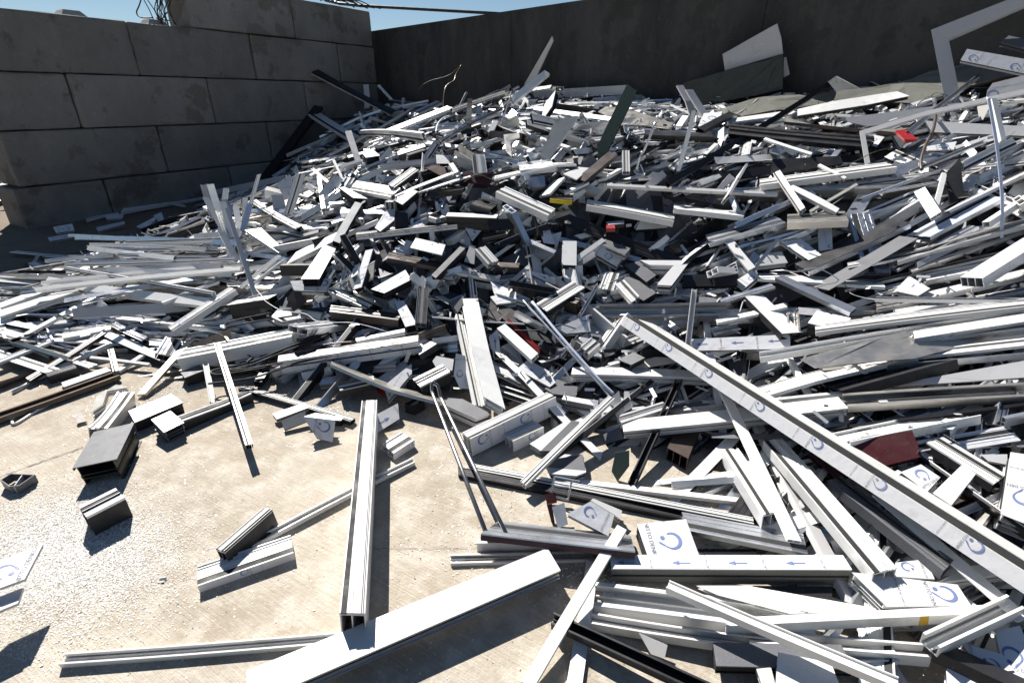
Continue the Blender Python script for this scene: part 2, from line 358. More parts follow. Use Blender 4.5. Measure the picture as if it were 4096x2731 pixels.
def add_print(parent, O, ex, ey, nout, L, W, kind, ph=0., poly=None, origin=None):
    """ink laid 1 mm proud on the face O + x*ex + y*ey and cut off at the face's edges"""
    items = pattern(kind, L, W, ph); bm = bmesh.new(); mats = []
    for V, Fc, m in items:
        if m not in mats: mats.append(m)
        vs = [bm.verts.new((p[0], p[1], 0)) for p in V]
        for f in Fc:
            try: bm.faces.new([vs[i] for i in f]).material_index = mats.index(m)
            except ValueError: pass
    poly = poly or [(0, 0), (L, 0), (L, W), (0, W)]
    if sum(poly[i][0]*poly[(i+1) % len(poly)][1]-poly[(i+1) % len(poly)][0]*poly[i][1] for i in range(len(poly))) < 0: poly = poly[::-1]
    for i in range(len(poly)):
        a, b = poly[i], poly[(i+1) % len(poly)]; nx, ny = b[1]-a[1], a[0]-b[0]
        l = math.hypot(nx, ny)
        if l < 1e-5: continue
        bmesh.ops.bisect_plane(bm, geom=bm.verts[:]+bm.edges[:]+bm.faces[:], plane_co=(a[0]-nx/l*.002, a[1]-ny/l*.002, 0), plane_no=(nx, ny, 0), clear_outer=True)
    if not bm.faces: bm.free(); return
    org = O if origin is None else origin
    for v in bm.verts: v.co = Vector(tuple(O+ex*v.co.x+ey*v.co.y+nout*.0012-org))
    me = bpy.data.meshes.new('film_print'); bm.to_mesh(me); bm.free()
    for m in mats: me.materials.append(MATS[m])
    o = bpy.data.objects.new('film_print', me); COL.objects.link(o); o.parent = parent; return o

# ------------------------------------------------------------------ SETTING: yard, walls
g = 400.
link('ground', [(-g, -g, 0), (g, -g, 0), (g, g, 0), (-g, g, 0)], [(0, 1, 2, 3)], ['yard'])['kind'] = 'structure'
def joint(p, q, wd, name):
    a = ground_pt(*p); b = ground_pt(*q); t = nrm(b-a); n = np.array([-t[1], t[0], 0]); v = []; f = []; N = 40
    for i in range(N+1):
        c = a+(b-a)*i/N+n*rng.normal(0, .003); k = wd*rng.uniform(.3, 1.2); v += [c+n*k+[0, 0, .004], c-n*k+[0, 0, .004]]
    for i in range(N): f.append((2*i, 2*i+1, 2*i+3, 2*i+2))
    link(name, v, f, ['wire'])['kind'] = 'structure'
joint(src(7, (-200, 250)), src(7, (560, -15)), .004, 'ground_crack')
joint(src(8, (330, 668)), src(8, (1040, 660)), .0012, 'ground_joint')
# block wall: each course of cast concrete blocks, bevelled, keyed with knobs on top
def block(s0, s1, z0, z1, dep=.75, jit=0.):
    g = .009; s0 += g; s1 -= g; z0 += .007; z1 -= .007; b = .038; mb = bmesh.new()
    bmesh.ops.create_cube(mb, size=1)
    for v in mb.verts: v.co = Vector(((v.co.x+.5)*(s1-s0), (v.co.y-.5)*dep, (v.co.z+.5)*(z1-z0)))
    bmesh.ops.bevel(mb, geom=mb.edges[:], offset=b, segments=2, profile=.6, affect='EDGES')
    bmesh.ops.subdivide_edges(mb, edges=[e for e in mb.edges if e.calc_length() > .3], cuts=5, use_grid_fill=True)
    for _ in range(3):
        cx_, cz_ = rng.choice([0, 1]), rng.choice([0, 1]); cn = Vector(((1 if cx_ else -1)*rng.uniform(.5, 1), rng.uniform(.5, 1.2), (1 if cz_ else -1)*rng.uniform(.5, 1))).normalized()
        co_ = Vector((cx_*(s1-s0), dep/2, cz_*(z1-z0))) - cn*rng.uniform(.045, .085)
        bmesh.ops.bisect_plane(mb, geom=mb.verts[:]+mb.edges[:]+mb.faces[:], plane_co=co_, plane_no=cn, clear_outer=True)
        bmesh.ops.holes_fill(mb, edges=[e for e in mb.edges if e.is_boundary], sides=0)
    for v in mb.verts: v.co += Vector(rng.normal(0, .0035, 3).tolist())
    for f in mb.faces: f.smooth = False
    me = bpy.data.meshes.new('concrete_block'); mb.to_mesh(me); mb.free(); me.materials.append(MATS['block'])
    o = bpy.data.objects.new('concrete_block', me); COL.objects.link(o)
    P = side_pt(s0, z0, jit); M = Matrix(((D1[0], N1[0], 0, P[0]), (D1[1], N1[1], 0, P[1]), (0, 0, 1, P[2]), (0, 0, 0, 1))); o.matrix_world = M
    return o
BZ = [-.17, .60, 1.385, 2.17, 2.97, 3.72]; BL = 2.19
courses = [(0, [(0.0,1.2),(1.2,3.39),(3.39,5.58),(5.58,7.75)]), (1, [(.10,2.27),(2.27,4.44),(4.44,6.6),(6.6,7.75)]),
           (2, [(.02,1.165),(1.165,3.355),(3.355,5.53),(5.53,7.75)]), (3, [(.03,2.236),(2.236,4.43),(4.43,6.6),(6.6,7.75)]), (4, [(3.32,5.50),(5.50,7.74)])]
nth = ['lowest', 'second', 'third', 'fourth', 'topmost']; col = ['first', 'second', 'third', 'fourth']
for r, bl in courses:
    for i, (a, b) in enumerate(bl):
        o = block(a, b, BZ[r], BZ[r+1], .75, rng.uniform(-.022, .022)+(.02 if r == 0 else 0))
        tag(o, 'grey concrete block in the %s course of the wall, %s from its left end' % (nth[r], col[i]), 'concrete block', 'blocks of the stacked concrete wall')
def knob(s, z, lab):
    mb = MB(); a, b, h = .19, .11, .09
    def q(x, y, zz): return side_pt(s+x, z+zz, -.375+y)
    mb.prism([q(-b, -b, h), q(b, -b, h), q(b, b, h), q(-b, b, h)], [q(-a, -a, -.01), q(a, -a, -.01), q(a, a, -.01), q(-a, a, -.01)], 'blocktop')
    tag(mb.build('casting_knob', None, q(0, 0, 0)), lab, 'knob', 'casting knobs on top of the block wall')
knob(1.62, 2.97, 'pyramid shaped concrete knob on the wall top, between the corner post and the sky edge'); 
knob(2.86, 2.97, 'pyramid shaped concrete knob on the wall top beside the rusty wire bundle')
# cast wall, in three bays with a coping edge and form seams
mb = MB(); seams = [-1.2, 4.62, 9.3, 14.5]
for a, b in zip(seams[:-1], seams[1:]):
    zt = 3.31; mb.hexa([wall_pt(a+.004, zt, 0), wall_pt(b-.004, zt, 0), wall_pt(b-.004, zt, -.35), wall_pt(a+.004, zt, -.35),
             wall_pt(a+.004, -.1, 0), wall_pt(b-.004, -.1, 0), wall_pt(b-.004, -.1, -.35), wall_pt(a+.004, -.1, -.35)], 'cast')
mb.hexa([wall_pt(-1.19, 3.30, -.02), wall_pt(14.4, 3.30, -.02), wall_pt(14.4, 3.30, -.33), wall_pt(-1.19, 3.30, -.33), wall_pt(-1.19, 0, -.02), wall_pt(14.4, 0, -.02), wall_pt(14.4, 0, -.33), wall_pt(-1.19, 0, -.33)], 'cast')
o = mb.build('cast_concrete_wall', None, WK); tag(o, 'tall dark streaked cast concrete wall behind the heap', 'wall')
# pipe over the walls and the rusty wire on the block wall's top
p = [ground_pt(0, 0)]*0
def at_depth(x, y, d): r_ = ray(x, y); return CAM+r_*d
mb = MB(); mb.tube([at_depth(1300, 2, 13.5), at_depth(1360, 16, 13.4), at_depth(1440, 24, 13.3), at_depth(1900, 50, 12.9), at_depth(2000, 56, 12.8)], .035, 'D', 8)
tag(mb.build('pipe', smooth=True), 'thin dark pipe running along the sky above the wall corner', 'pipe')
mb = MB(); base = side_pt(3.05, 3.0, -.3)
for i in range(13):
    a = base+D1*rng.uniform(-.2, .12)+N1*rng.uniform(-.2, .25); q = [a]
    for k in range(1, 6): q.append(a+np.array([rng.normal(0, .05), rng.normal(0, .05), .22*k]))
    mb.tube(smoothpts(q, 3), .008, 'wire', 5)
for pts in ([(950,-10),(935,40),(918,80),(930,110),(970,122),(1030,120)], [(1430,-10),(1330,70),(1250,125),(1180,140),(1090,135),(1060,120)], [(1215,-10),(1150,60),(1110,100),(1080,140),(1050,120)]):
    mb.tube(smoothpts([at_depth(*src(1, q), 10.2) for q in pts]), .012, 'wire', 6)
tag(mb.build('wire_bundle', smooth=True), 'tangled rusty wire bundle standing on the block wall', 'wire')
mb = MB()
for i in range(7):
    a = side_pt(6.1+.22*i, 3.80+rng.uniform(0, .1), -.3); mb.tube(smoothpts([a, a+D1*.3+[0, 0, .06], a+D1*.7+[0, 0, rng.uniform(-.05, .1)], a+D1*1.0+[0, 0, -.02]], 3), .012, 'wire', 5)
tag(mb.build('wire_offcuts'), 'loose dark wires lying on the topmost wall block', 'wire')

# ------------------------------------------------------------------ HERO PIECES read from the photograph
POLYS = []      # (image polygon, distance) of every placed piece, so that loose filling does not cover it
ITEMS = []      # things to be labelled
COLN = dict(W='white', F='film-wrapped white', L='pale grey', Q='stained cream', S='silver', M='bare metal', K='black', G='charcoal', N='dark brown', B='bronze', X='maroon',
            E='green', D='dark green', O='olive', R='red', Y='yellow', C='clear plastic', T='amber')
KIND = dict(box=('box_section', 'box section'), win=('window_profile', 'window profile'), rib=('ribbed_profile', 'ribbed profile'), chan=('channel_bar', 'channel'),
            ang=('angle_bar', 'angle bar'), tri=('mullion_profile', 'three-cell mullion'), sheet=('metal_sheet', 'sheet'), bar=('flat_bar', 'flat bar'), poly=('profile_offcut', 'offcut'))
def camd(P): return float(np.linalg.norm(np.asarray(P)-CAM))
def solve(A, e, wdir, q):
    d = ray(*q); M = np.stack([wdir, e, -d], 1)
    try: s = np.linalg.solve(M, CAM-A)
    except np.linalg.LinAlgError: return None
    return s[0], s[1]
def hero(r, kind, m0, m1, a, b, c, d=None, t=None, h=0., hb=None, pr_=None, ps=None, ro=None, bendy=True, st=None, wneg=False, tape=None, var=0, lab=None, lm=None, sk=0., name=None):
    A_, B_, C_ = src(r, a), src(r, b), src(r, c); D_ = src(r, d) if d else None
    hh = t or .04; hh2 = None; T = t or .05; best = None
    for it in range(4):
        A = on_heap(*A_, hh+h); B = on_heap(*B_, hh+(h if hb is None else hb))
        if st is not None: B = at_depth(*B_, float((A-CAM)@FWD)+st)
        e = nrm(B-A); L = np.linalg.norm(B-A); hz = nrm(np.cross(e, [0, 0, 1.])); best = None
        for rho in (range(-80, 81, 4) if ro is None else (ro, -ro)):
            up = np.cross(hz, e); w = hz*math.cos(R(rho))+up*math.sin(R(rho))
            sc_ = solve(A, e, w, C_)
            if sc_ is None: continue
            s, m = sc_
            if s < 0: w = -w; s = -s
            if s > .6 or s < .002 or (wneg and w[2] > 0): continue
            n = np.cross(e, w); 
            if n@(A-CAM) < 0: n = -n                     # away from the camera: the face looks at it
            cost = (m/s)**2*.5+(rho/90)**2*.6+max(0, s-.24)*8
            TT_ = T
            if D_ is not None:
                sd_ = solve(A, e, n, D_)
                if sd_ is None or sd_[0] <= .002: cost += 4
                else: TT_ = sd_[0]; cost += (sd_[1]/TT_)**2*.3
                if (-w)@(CAM-A) < 0: cost += 3
                if TT_ > .3: cost += 2
            if n[2] > .3: cost += 3
            if best is None or cost < best[0]: best = (cost, w, n, s, m, min(TT_, .25))
        if best is None: break
        _, w, n, W, m, T = best
        lo = min(0, w[2]*W)+min(0, n[2]*T, ) if True else 0
        hh = .5*hh+.5*max(.003, -lo)
    if best is None: print('HERO FAIL', r, kind, a, b); return None
    if W > .5 or T > .24 or L > 6: print('HERO BIG', r, kind, a, b, 'W %.2f T %.2f L %.2f' % (W, T, L))
    m = max(-1.2*W, min(1.2*W, m)); rects = section(kind, W, T, var)
    mb = MB(); mj = MB(); extrude(mb, mj, rects, A, e, w, n, L, m/W, sk, m0, m1, 'J', rbend(L, pr_ or ps or not bendy))
    nm, kn = KIND[kind]; nm = name or nm
    o = mb.build(nm, None, A)
    if mj.f: mj.build('thermal_break' if kind == 'win' else 'gasket_strip', o, A)
    if pr_: add_print(o, A, e, w, -n, L, W, pr_, ph=rng.uniform(0, .1), origin=A)
    if ps: add_print(o, A, e, n, -w, L, T, ps, ph=rng.uniform(0, .1), origin=A)
    if tape:
        q_ = [A+e*(L*x_)+n*(T*y_)-w*.0015 for x_, y_ in ((tape-.014, .05), (tape+.016, .02), (tape+.02, .95), (tape-.01, 1.)) ]
        m_ = MB(); m_.prism(q_, [p_+w*.001 for p_ in q_], 'T'); m_.build('tape_patch', o, A)
    quad = proj(np.array([A, B, B+w*W, B+w*W+n*T, A+w*W+n*T, A+w*W]))[0]; cpx = proj(np.array([(A+B)/2+w*W/2]))[0][0]
    q1 = proj(np.array([A, B, B+w*W, A+w*W]))[0]; q2 = proj(np.array([A, B, B+n*T, A+n*T]))[0]
    POLYS.append((q1, A, n)); 
    if d: POLYS.append((q2, A, w))
    ITEMS.append(dict(o=o, px=cpx, col=m0, side=m1, kind=kn, cat=kn if kind not in('win', 'rib') else 'metal profile', L=L, W=W, pr=bool(pr_ or ps), lab=lab, lm=lm, dirv=q1[1]-q1[0]))
    return o
def plate(r, m0, m1, pts, t=.04, tilt=12, h=0., pr_=None, yaw=0., lab=None, lm=None, name='profile_offcut', kn='offcut', plane=None, solid=False, off=.05, dist=None, cat=None, base=False, opened=False):
    px = [src(r, p) for p in pts]; cx = sum(p[0] for p in px)/len(px); cy = sum(p[1] for p in px)/len(px)
    hh = t
    if base: q = max(px, key=lambda p: p[1]); P_ = on_heap(q[0], q[1], .008)
    for it in range(4):
        if base: P0 = P_
        else: P0 = on_heap(cx, cy, hh+h) if dist is None else at_depth(cx, cy, dist)
        if plane == 'wall': nn = N2; P0 = WK+N2*off
        else:
            th = nrm(np.array([CAM[0]-P0[0], CAM[1]-P0[1], 0])); c_, s_ = math.cos(R(yaw)), math.sin(R(yaw)); th = np.array([th[0]*c_-th[1]*s_, th[0]*s_+th[1]*c_, 0])
            nn = nrm(np.array([0, 0, 1.])*math.cos(R(tilt))+th*math.sin(R(tilt)))
        V = []
        for q in px:
            d = ray(*q); k = ((P0-CAM)@nn)/(d@nn); V.append(CAM+d*k)
        V = np.array(V)
        low = (V[:, 2]-nn[2]*t-zs(V[:, 0], V[:, 1])).min()
        if dist is None and plane is None and not base: hh = max(.002, hh-low*.7)
        else: break
    ext = np.linalg.norm(V.max(0)-V.min(0))
    if ext > 1.6: print('PLATE BIG', r, pts[0], 'ext %.2f' % ext)
    # normal should look at the camera
    if nn@(CAM-V[0]) < 0: nn = -nn
    ar = sum(np.cross(V[i]-V[0], V[(i+1) % len(V)]-V[0]) for i in range(len(V)))
    if ar@nn < 0: V = V[::-1]
    mb = MB(); c = V.mean(0); mj = MB()
    def wall_(p, q, d0, d1, m, th=.004):
        k = np.cross(nn, nrm(q-p))*th
        if (c-p)@k < 0: k = -k
        mb.prism([p-nn*d0, q-nn*d0, q+k-nn*d0, p+k-nn*d0], [p-nn*d1, q-nn*d1, q+k-nn*d1, p+k-nn*d1], m)
    if opened:
        N_ = len(V)
        for i_ in range(N_): wall_(V[i_], V[(i_+1) % N_], 0, t, m1)
        wall_((V[0]+V[1])/2, (V[N_//2]+V[(N_//2+1) % N_])/2, .002, t*.98, m0)
    elif solid or t < .012: mb.prism(V, V-nn*t, m1, m0)
    elif len(V) == 4 and t >= .03:
        ll = [np.linalg.norm(V[(k+1) % 4]-V[k]) for k in range(4)]; i0 = 0 if ll[0]+ll[2] > ll[1]+ll[3] else 1; th = .004
        W_ = [V[(i0+k) % 4] for k in range(4)]; s_ = lambda a_, b_, f_: a_+(b_-a_)*f_
        mb.prism(V, V-nn*th, m1, m0); mb.prism(V-nn*(t-th), V-nn*t, m1)
        for f_ in (.07, .93):
            p_, q_ = s_(W_[0], W_[3], f_), s_(W_[1], W_[2], f_)
            wall_(p_, q_, th, t*.42, m1); wall_(p_, q_, t*.60, t-th, m1)
            k_ = c-(p_+q_)/2; k_ = nrm(k_)*.008; mj.prism([p_-nn*t*.42-k_*.4, q_-nn*t*.42-k_*.4, q_-nn*t*.42+k_, p_-nn*t*.42+k_], [p_-nn*t*.60-k_*.4, q_-nn*t*.60-k_*.4, q_-nn*t*.60+k_, p_-nn*t*.60+k_], 'J')
        for d_ in (.38, .62):
            mb.prism([s_(W_[0], W_[3], .1)-nn*t*d_, s_(W_[1], W_[2], .1)-nn*t*d_, s_(W_[1], W_[2], .9)-nn*t*d_, s_(W_[0], W_[3], .9)-nn*t*d_],
                     [s_(W_[0], W_[3], .1)-nn*(t*d_+.003), s_(W_[1], W_[2], .1)-nn*(t*d_+.003), s_(W_[1], W_[2], .9)-nn*(t*d_+.003), s_(W_[0], W_[3], .9)-nn*(t*d_+.003)], m1)
    else:
        th = .0045; I = c+(V-c)*.88; hm = t*.44
        mb.prism(V, V-nn*th, m1, m0); mb.prism(I-nn*th, I-nn*hm, m1)
        J_ = c+(V-c)*.92; mj.prism(J_-nn*hm, J_-nn*(hm+t*.14), 'J')
        mb.prism(I-nn*(hm+t*.14), I-nn*(t-th), m1); K_ = c+(V-c)*.97; mb.prism(K_-nn*(t-th), K_-nn*t, m1)
    if name in('panel', 'board', 'metal_sheet') and ext > .4:
        bm = bmesh.new(); vs = [bm.verts.new(tuple(p)) for p in mb.v]
        for f, m_ in zip(mb.f, mb.m): bm.faces.new([vs[i] for i in f]).material_index = m_
        bmesh.ops.triangulate(bm, faces=[f for f in bm.faces if len(f.verts) > 4])
        for _ in range(4): bmesh.ops.subdivide_edges(bm, edges=[e_ for e_ in bm.edges if e_.calc_length() > ext*.055], cuts=1)
        ph = rng.uniform(0, 6, 3); am = (.004 if name == 'metal_sheet' else .008)*ext
        for v_ in bm.verts: c_ = v_.co; k_ = am*(math.sin(c_.x*5+ph[0]+c_.z*3)+.6*math.sin(c_.y*8+ph[1])+.4*math.sin((c_.x+c_.z)*17+ph[2])); v_.co = c_+Vector(tuple(nn))*k_
        me_ = bpy.data.meshes.new(name); bm.to_mesh(me_); bm.free(); me_.transform(Matrix.Translation(-Vector(tuple(V[0]))))
        for m_ in mb.slots: me_.materials.append(MATS[m_])
        o = bpy.data.objects.new(name, me_); COL.objects.link(o); o.location = tuple(V[0])
    else: o = mb.build(name, None, V[0])
    if mj.f: mj.build('thermal_break', o, V[0])
    if pr_:
        i = int(np.argmax([np.linalg.norm(V[(k+1) % len(V)]-V[k]) for k in range(len(V))])); ex = nrm(V[(i+1) % len(V)]-V[i]); ey = np.cross(nn, ex)
        x = (V-V[i])@ex; y = (V-V[i])@ey; O = V[i]+ex*x.min()+ey*y.min()
        add_print(o, O, ex, ey, nn, x.max()-x.min(), y.max()-y.min(), pr_, poly=list(zip(x-x.min(), y-y.min())) if len(V) < 6 else None, ph=rng.uniform(0, .06), origin=V[0])
    POLYS.append((np.array([src(r, p) for p in pts]), V[0], nn))
    q = np.array(px); k = int(np.argmax([np.linalg.norm(q[(k+1) % len(q)]-q[k]) for k in range(len(q))]))
    ITEMS.append(dict(o=o, px=np.array([cx, cy]), col=m0, side=m1, kind=kn, cat=cat or kn, L=ext, W=.1, pr=bool(pr_), lab=lab, lm=lm, dirv=q[(k+1) % len(q)]-q[k]))
    return o
def rod(r, pts, rad, m, h, lab=None, lm=None, name='rod', kn='rod', flat=1., depth=None, rr=None):
    V = []
    for i, p in enumerate(pts):
        rg, p = (p[2], p[:2]) if len(p) == 3 else (r, p)
        hi = h[i] if isinstance(h, (list, tuple)) else h
        if depth == 'foot': continue
        V.append(on_heap(*src(rg, p), hi) if depth is None else at_depth(*src(rg, p), depth[i] if isinstance(depth, (list, tuple)) else depth))
    if depth == 'foot':
        F_ = on_heap(*src(r, pts[-1][:2]), h); d_ = float((F_-CAM)@FWD); V = [at_depth(*src(r, p), d_+.02*i) for i, p in enumerate(reversed(pts))][::-1]
    S = smoothpts(V) if len(V) > 2 else V
    mb = MB(); mb.tube(S, rad, m, 8, flat); o = mb.build(name, None, V[0], smooth=True)
    pp = proj(np.array(V))[0]
    ITEMS.append(dict(o=o, px=pp.mean(0), col=m, side=m, kind=kn, cat=kn, L=1, W=.02, pr=False, lab=lab, lm=lm, dirv=pp[-1]-pp[0]))
    return o
H, Pl, Rd = hero, plate, rod
# ---- lower left: open yard
H(7,'win','G','K',(785,62),(903,-182),(485,125),(860,180),lab='charcoal-topped box profile with open cells standing on the yard, nearest dark one',lm='the charcoal-topped box profile',var=1)
H(7,'rib','W','K',(580,450),(838,318),(527,380),(665,585),lab='short black block with a white lip, alone on the swarf',lm='the black block on the swarf',var=2)
Pl(7,'L','G',[(0,203),(72,158),(236,166),(130,240),(60,246)],t=.05,tilt=4,opened=True,lab='tiny two-cell tube end standing near the left edge of the yard')
Pl(7,'F','L',[(-140,860),(20,735),(285,640),(165,868),(0,928)],t=.012,tilt=4,h=.20,pr_='b',solid=True,lab='torn white plate with blue curved print at the left edge, upper half',lm='the torn plate at the left edge')
Pl(7,'F','L',[(-140,1060),(0,985),(155,925),(120,1030),(-60,1105)],t=.012,tilt=4,h=.16,solid=True,lab='torn white plate at the left edge, lower half without print')
H(7,'rib','W','K',(1828,398),(1505,680),(1770,388),(1897,512),var=1,lab='short offcut with white ribs and a black flank, behind the striped offcut')
H(7,'rib','W','F',(1325,915),(1972,690),(1325,780),(1357,960),ps='n',var=1,lab='white offcut with a charcoal stripe and blue print on its flank',lm='the striped printed offcut')
H(8,'chan','W','W',(605,82),(-495,652),(588,52),(610,104),lab='long thin white channel passing under the upright black and white profile')
H(7,'chan','W','W',(388,1440),(2330,1288),(425,1362),t=.03,lab='long white channel lying along the bottom left of the yard',lm='the long channel at the bottom')
H(7,'chan','W','W',(1060,893),(1098,888),(1068,858),t=.012,lab='tiny white clip alone on the swarf')
H(8,'rib','L','W',(270,1098),(350,-335),(96,1092),(300,1085),var=3,bendy=False,lab='long black and pale striped profile pointing up the picture',lm='the long striped upright profile')
H(8,'win','W','S',(1583,808),(-520,1716),(1495,660),(1583,868),h=.05,bendy=False,lab='largest white profile, lying across the bottom of the yard',lm='the largest white profile')
H(8,'box','W','W',(2027,537),(1395,1610),(1965,503),t=.02,h=.10,hb=.03,lab='glaring white flat box section running off the bottom edge, crossing others',lm='the glaring white strip')
H(8,'box','W','W',(1838,760),(1722,1620),(1757,737),t=.015,h=.01,lab='white strip partly under the glaring white strip at the bottom edge')
H(8,'chan','K','K',(1517,1165),(2650,1690),(1538,1088),t=.035,h=.03,lab='long black channel passing under the glaring white strip',lm='the long black channel at the bottom')
H(8,'box','L','L',(1020,628),(1930,612),(1020,597),(1020,692),lab='pale grey anodised box section, lowest of the stack under the hairpin')
H(8,'rib','S','X',(1048,562),(2085,682),(1165,476),t=.03,h=.02,var=2,lab='wide silver ribbed panel under the ends of the steel hairpin')
H(8,'chan','W','W',(843,762),(1815,737),(840,700),t=.02,lab='thin white channel just above the largest white profile')
Pl(8,'F','W',[(1625,433),(1785,346),(1945,440),(1905,580)],t=.06,tilt=35,pr_='B',lab='mitred offcut with big blue hook mark beside the maroon clip',lm='the mitred offcut with the hook mark')
Pl(8,'L','W',[(1785,340),(1802,326),(1996,408),(1985,468),(1945,436)],t=.05,tilt=20,lab='ribbed back piece joined behind the mitred hook-mark offcut')
Pl(8,'X','X',[(1478,300),(1545,285),(1560,352),(1492,368)],t=.02,tilt=40,solid=True,lab='small maroon clip standing beside a white block')
Pl(8,'X','X',[(1490,368),(1525,362),(1545,500),(1522,492)],t=.02,tilt=55,solid=True,lab='maroon leg of the clip behind the small white block')
Pl(8,'W','L',[(1525,385),(1608,355),(1633,502),(1565,528)],t=.05,tilt=45,lab='small white block leaning on the maroon clip')
H(8,'rib','W','K',(975,126),(2882,497),(985,92),(975,152),var=0,lab='long white-topped black profile stretching right behind the hairpin')
H(8,'rib','K','K',(895,165),(2450,470),(893,112),t=.03,lab='long black bar just in front of the white-topped profile')
H(8,'box','W','W',(1720,228),(2790,352),(1722,200),t=.02,lab='thin white strip tapering right, above the long white-topped profile')
H(8,'rib','W','W',(1348,240),(1945,-345),(1312,208),t=.03,h=.05,hb=.12,lab='white bar pointing up right to the tip of the thin steel strips',lm='the white bar below the steel strips')
Pl(8,'F','K',[(2095,500),(2425,465),(2512,705),(2165,705)],t=.09,tilt=14,pr_='B',lab='bright white block with a big blue hook mark',lm='the bright block with the hook mark')
H(8,'win','F','O',(1925,798),(3542,805),(1912,705),(1925,900),pr_='A',lab='long olive profile with arrows printed on its white top',lm='the olive profile with arrows')
H(8,'chan','W','W',(1808,1045),(3300,1240),(1812,885),t=.05,lab='wide open white channel just below the olive profile')
H(8,'chan','W','W',(1782,1164),(3200,1372),(1785,1088),t=.04,lab='white channel with a clip, second below the olive profile')
Pl(8,'W','W',[(2108,1228),(2302,1312),(2282,1402),(2190,1372)],t=.02,tilt=40,h=.03,lab='white wedge shaped scrap by the long black channel')
Pl(8,'L','L',[(1485,118),(1610,30),(1735,40),(1755,150),(1690,175),(1510,160)],t=.05,tilt=-5,lab='curved dark plate behind the white bar')
Pl(8,'G','G',[(1485,122),(1555,60),(1730,30),(1752,150),(1700,172),(1510,165)],t=.012,tilt=5,h=.06,lab='dusty charcoal plate with bent edge by the white bar')
Pl(8,'E','E',[(1925,145),(1950,20),(2045,5),(2045,110),(1965,215)],t=.03,tilt=60,lab='torn dark green scrap with print standing by the black diagonal bar')
H(8,'chan','K','K',(2085,230),(2460,-600),(2035,215),t=.03,h=.02,lab='black diagonal bar standing out of the gap in the pile front')
# ---- lower right
H(9,'rib','W','F',(2450,858),(-330,-905),(2508,772),(2378,985),h=.05,hb=.06,ro=24,wneg=True,ps='n',var=4,lab='longest printed profile with a black stripe, running from mid picture to the right edge',lm='the longest printed profile')
H(9,'rib','W','W',(1338,828),(600,-60),(1498,790),t=.06,h=.08,var=1,lab='wide white profile with a black stripe, parallel below the longest printed profile',lm='the wide white striped profile')
H(9,'rib','W','L',(598,437),(322,-5),(713,405),(568,502),h=.06,var=0,lab='short ribbed white offcut with a dark open end above the silver ribbed strip',lm='the ribbed white offcut')
H(9,'box','W','W',(858,615),(350,-430),(765,600),t=.015,h=.12,lab='dusty white strip crossing under the longest printed profile')
H(9,'rib','S','S',(110,545),(900,700),(50,415),t=.02,h=.03,lab='stained silver ribbed strip left of the wide striped profile')
H(9,'rib','S','S',(140,700),(560,700),(130,615),t=.02,lab='short stained silver strip touching the bright hook-mark block')
H(9,'rib','G','G',(1812,812),(1035,205),(1880,740),t=.05,h=.06,var=2,lab='charcoal profile with swarf between the two big diagonal profiles')
H(9,'ang','W','W',(-55,922),(1520,1600),(-30,850),t=.03,h=.14,hb=.14,lab='dirty white angle bar with a black clip crossing the bottom channels',lm='the dirty angle bar')
H(9,'box','W','W',(350,1183),(2250,1088),(352,1130),(358,1240),h=.04,tape=.71,bendy=False,lab='long white box section with amber tape, crossing the bottom right',lm='the taped white box section')
H(9,'chan','W','W',(1790,1330),(2360,1062),(1672,1226),t=.05,h=.08,lab='open white channel at the bottom right corner')
H(9,'win','G','K',(285,1450),(1210,1470),(262,1292),(285,1505),h=.01,lab='speckled charcoal block at the bottom of the picture',lm='the speckled charcoal block')
Pl(9,'W','W',[(700,1358),(1055,1430),(1125,1610),(680,1610)],t=.05,tilt=15,h=.05,lab='blown out white plate at the bottom edge beside the charcoal block')
Pl(9,'W','W',[(553,1470),(652,1460),(690,1610),(600,1610)],t=.03,tilt=20,h=.02,lab='small white plate at the bottom edge touching the charcoal block')
Pl(9,'F','W',[(1195,822),(1905,905),(1998,1048),(1430,1052)],t=.07,tilt=10,h=.03,pr_='n',lab='large mitred white offcut with two blue marks right of the olive profile',lm='the large mitred printed offcut')
Pl(9,'F','W',[(1490,757),(1690,735),(1752,868),(1478,850)],t=.05,tilt=20,pr_='B',lab='small printed white offcut at the foot of the charcoal profile')
Pl(9,'F','W',[(1522,150),(1660,98),(1790,185),(1700,284)],t=.05,tilt=20,h=.05,pr_='B',lab='printed white corner piece right of the longest profile, behind the white lip block')
Pl(9,'W','W',[(1740,290),(1938,98),(2030,160),(1865,372)],t=.04,tilt=18,h=.09,lab='clean white lipped block right of the longest printed profile')
Pl(9,'F','L',[(2195,430),(2262,15),(2420,40),(2420,520)],t=.12,tilt=25,h=.06,pr_='n',lab='large white hollow block at the right edge of the picture',lm='the hollow block at the right edge')
H(9,'sheet','W','W',(2310,1155),(1330,305),(2395,1120),t=.006,h=.09,lab='thin white strip below the longest printed profile near the right edge')
Pl(9,'F','W',[(1925,1288),(2200,1372),(2285,1480),(2095,1497)],t=.04,tilt=15,h=.04,pr_='B',lab='printed white triangle in the bottom right corner')
Pl(9,'F','L',[(2160,1215),(2325,1180),(2420,1400),(2420,1600),(2240,1560)],t=.03,tilt=20,h=.01,pr_='n',lab='shaded printed plate in the extreme bottom right corner')
H(9,'box','K','K',(1745,1345),(2420,1660),(1815,1290),t=.04,h=.03,lab='black bar in the bottom right corner below the open channel')
Pl(9,'X','X',[(900,30),(960,-8),(1600,-130),(1668,45),(1080,190)],t=.04,tilt=30,h=-.02,lab='dark red channel under the longest printed profile',lm='the dark red channel')
H(9,'rib','W','K',(2150,228),(1700,-50),(2230,165),t=.05,h=.05,var=2,lab='white and black profile above the lipped white block')
